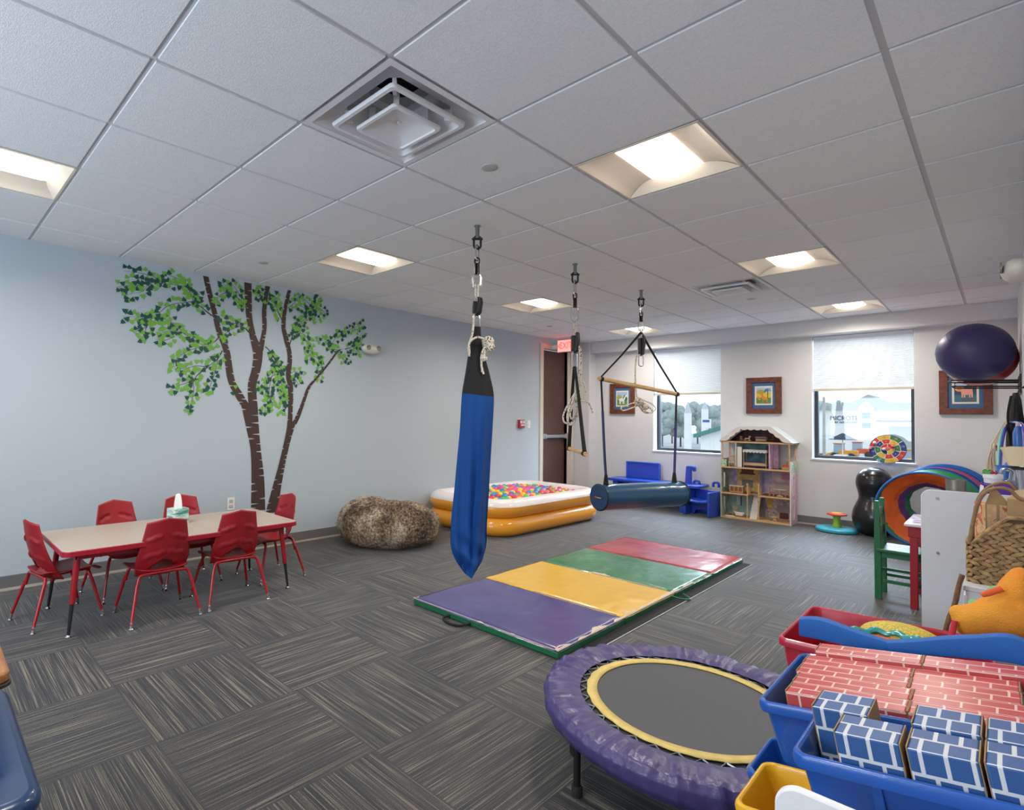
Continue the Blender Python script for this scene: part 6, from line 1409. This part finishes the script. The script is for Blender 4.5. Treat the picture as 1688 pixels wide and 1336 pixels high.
m, N, L, b = node_mat('yellow_mesh'); tc = N.new('ShaderNodeTexCoord'); vo = N.new('ShaderNodeTexVoronoi'); vo.inputs['Scale'].default_value = 150; L.new(tc.outputs['Object'], vo.inputs['Vector']); L.new(ramp(N, L, vo.outputs['Distance'], [(.3, 'a4a23e'), (.6, 'd8be55')]), b.inputs['Base Color']); b.inputs['Roughness'].default_value = .8
MB().sphere((0, 0, 0), (.115, .09, .052), 32, 20).build('mesh_cover', m, t)
# foam pieces
M_fo = mat('foam_blue', '1f5fae', .75, bump=.12, bscale=200)
def plank(name, label, secs_):
    """secs_: list of (center vector, half depth y, half height z) joined along x"""
    c0 = sum((Vector(s_[0]) for s_ in secs_), Vector())/len(secs_); t = thing(name, label, 'foam piece', c0)
    dens_ = smooth_path([Vector(s_[0]) for s_ in secs_], 5); hs = smooth_path([Vector((s_[1], s_[2], 0)) for s_ in secs_], 5)
    MB().rings([[p-c0+Vector((0, y, z)) for y, z in rrect(-h.x, h.x, -h.y, h.y, .004, 2)] for p, h in zip(dens_, hs)]).build('foam', M_fo, t)
def fp(px, pt, pb, y, hy): a, b = W(px, pt, y), W(px, pb, y); return ((a.x+b.x)/2, y+hy, (a.z+b.z)/2), hy, abs(a.z-b.z)/2
plank('foam_block', 'tapered blue foam piece lying across the left end of the red bin', [fp(1317, 1021, 1049, 2.28, .022), fp(1352, 1023, 1056, 2.26, .022), fp(1420, 1046, 1070, 2.21, .018), fp(1492, 1068, 1078, 2.17, .012)])
plank('foam_block', 'wavy blue foam piece lying behind the red brick blocks', [fp(1462, 1060, 1076, 2.145, .02), fp(1510, 1058, 1080, 2.145, .02), fp(1560, 1054, 1084, 2.145, .022), fp(1610, 1052, 1088, 2.145, .022), fp(1650, 1050, 1092, 2.145, .022), fp(1675, 1054, 1096, 2.145, .022), fp(1698, 1064, 1102, 2.145, .022)])
# plush
t = thing('orange_plush', 'orange and yellow plush toy lying on the blue foam, at the right edge', 'plush toy', W(1630, 1050, 2.40)); O = t.location.copy(); mb = MB()
def pb_(px, py, y, r, sx=1, sy=1, sz=1): q = W(px, py, y)-O; mb.sphere(q, (r*sx, r*sy, r*sz), 20, 14)
for a in ((1588, 1022, 2.40, .046, .6), (1603, 1024, 2.40, .052, .6), (1622, 1020, 2.41, .058, .6), (1640, 1014, 2.42, .066, .6), (1655, 1005, 2.43, .070, .55), (1668, 985, 2.44, .068, .5), (1682, 975, 2.44, .072, .5), (1684, 1015, 2.42, .068, .5), (1665, 1020, 2.40, .055, .6), (1577, 1010, 2.39, .024, .8), (1665, 962, 2.45, .030, .6, 1, .8)): pb_(*a)
o = mb.build('body', mat('plush_orange', 'dd7d22', .9, bump=.5, bscale=250, nscale=5, col2='e8a83a'), t)
d = o.modifiers.new('remesh', 'REMESH'); d.mode = 'VOXEL'; d.voxel_size = .006; d.use_smooth_shade = True; d = o.modifiers.new('sm', 'SMOOTH'); d.iterations = 14; d.factor = .6
a, b = W(1574, 1024, 2.35)-O, W(1564, 1070, 2.33)-O
MB().tube([a, a.lerp(b, .5), b], [.007, .0075, .008], 12).build('red_leg', mat('plush_red', 'c42a33', .8), t)
a, b = W(1618, 982, 2.36)-O, W(1652, 971, 2.37)-O; MB().tube([a, a.lerp(b, .3), b], [.006, .009, .009], 12).build('orange_arm', mat('plush_orangered', 'd9592c', .8), t)
MB().sphere(W(1609, 998, 2.44)-O, (.020, .02, .018)).sphere(W(1646, 977, 2.46)-O, (.026, .02, .020)).build('green_fin', mat('plush_green', '6fb07a', .8), t)
q = yb_; tt = thing('red_toy_tube', 'short red toy piece lying in the yellow bin', 'toy', (-.355, 1.50, .325), .8); tt.rotation_euler = (0, TL, .8)
MB().cyl((-.04, 0, .012), (.04, 0, .012), .012, n=18).cyl((.01, 0, .012), (.03, 0, .012), .017, n=18).build('piece', mat('toy_red2', 'b8252b', .35), tt, bevel=.002)

# ================================================================== BLUE CHAIR AT THE LEFT EDGE
t = thing('padded_chair', 'dark blue vinyl padded chair with wooden armrest, cut off by the left edge', 'chair', (-1.80, -.06, 0))
M_nv = mat('vinyl_deep_blue', '16335a', .3, bump=.12, bscale=14, coat=.3)
MB().prism(rrect(-.32, .352, -.27, .300, .06, 6), .395, .45, 'z').build('seat_cushion', M_nv, t, bevel=.024, seg=5)
MB().prism(rrect(-.30, .358, -.25, .305, .05, 6), .20, .375, 'z').build('front_pad', M_nv, t, bevel=.03, seg=5)
MB().prism(rrect(-.36, -.26, -.27, .27, .04, 6), .45, .92, 'z').build('backrest', M_nv, t, bevel=.02, seg=4)
M_arm = wood_mat('armrest_wood', '8a5a35', 'a8764a', .4, (2, 20, 20))
for s_ in (-1, 1):
    MB().prism(rrect(-.30, .06, s_*.225-.03+.01, s_*.225+.03+.01, .028, 6), .60, .628, 'z').build('armrest', M_arm, t, bevel=.006)
    MB().prism(rrect(-.303, .064, s_*.225-.024, s_*.225+.044, .03, 6), .590, .600, 'z').build('armrest_edge', mat('arm_edge_dark', '2c2725', .5), t, bevel=.002)
    MB().box(-.28, -.24, s_*.225-.01, s_*.225+.03, .36, .59).build('arm_post', M_arm, t, bevel=.004)
    for x in (-.27, .24): MB().cyl((x, s_*.22, 0), (x, s_*.22, .21), .016).build('leg', M_arm, t)
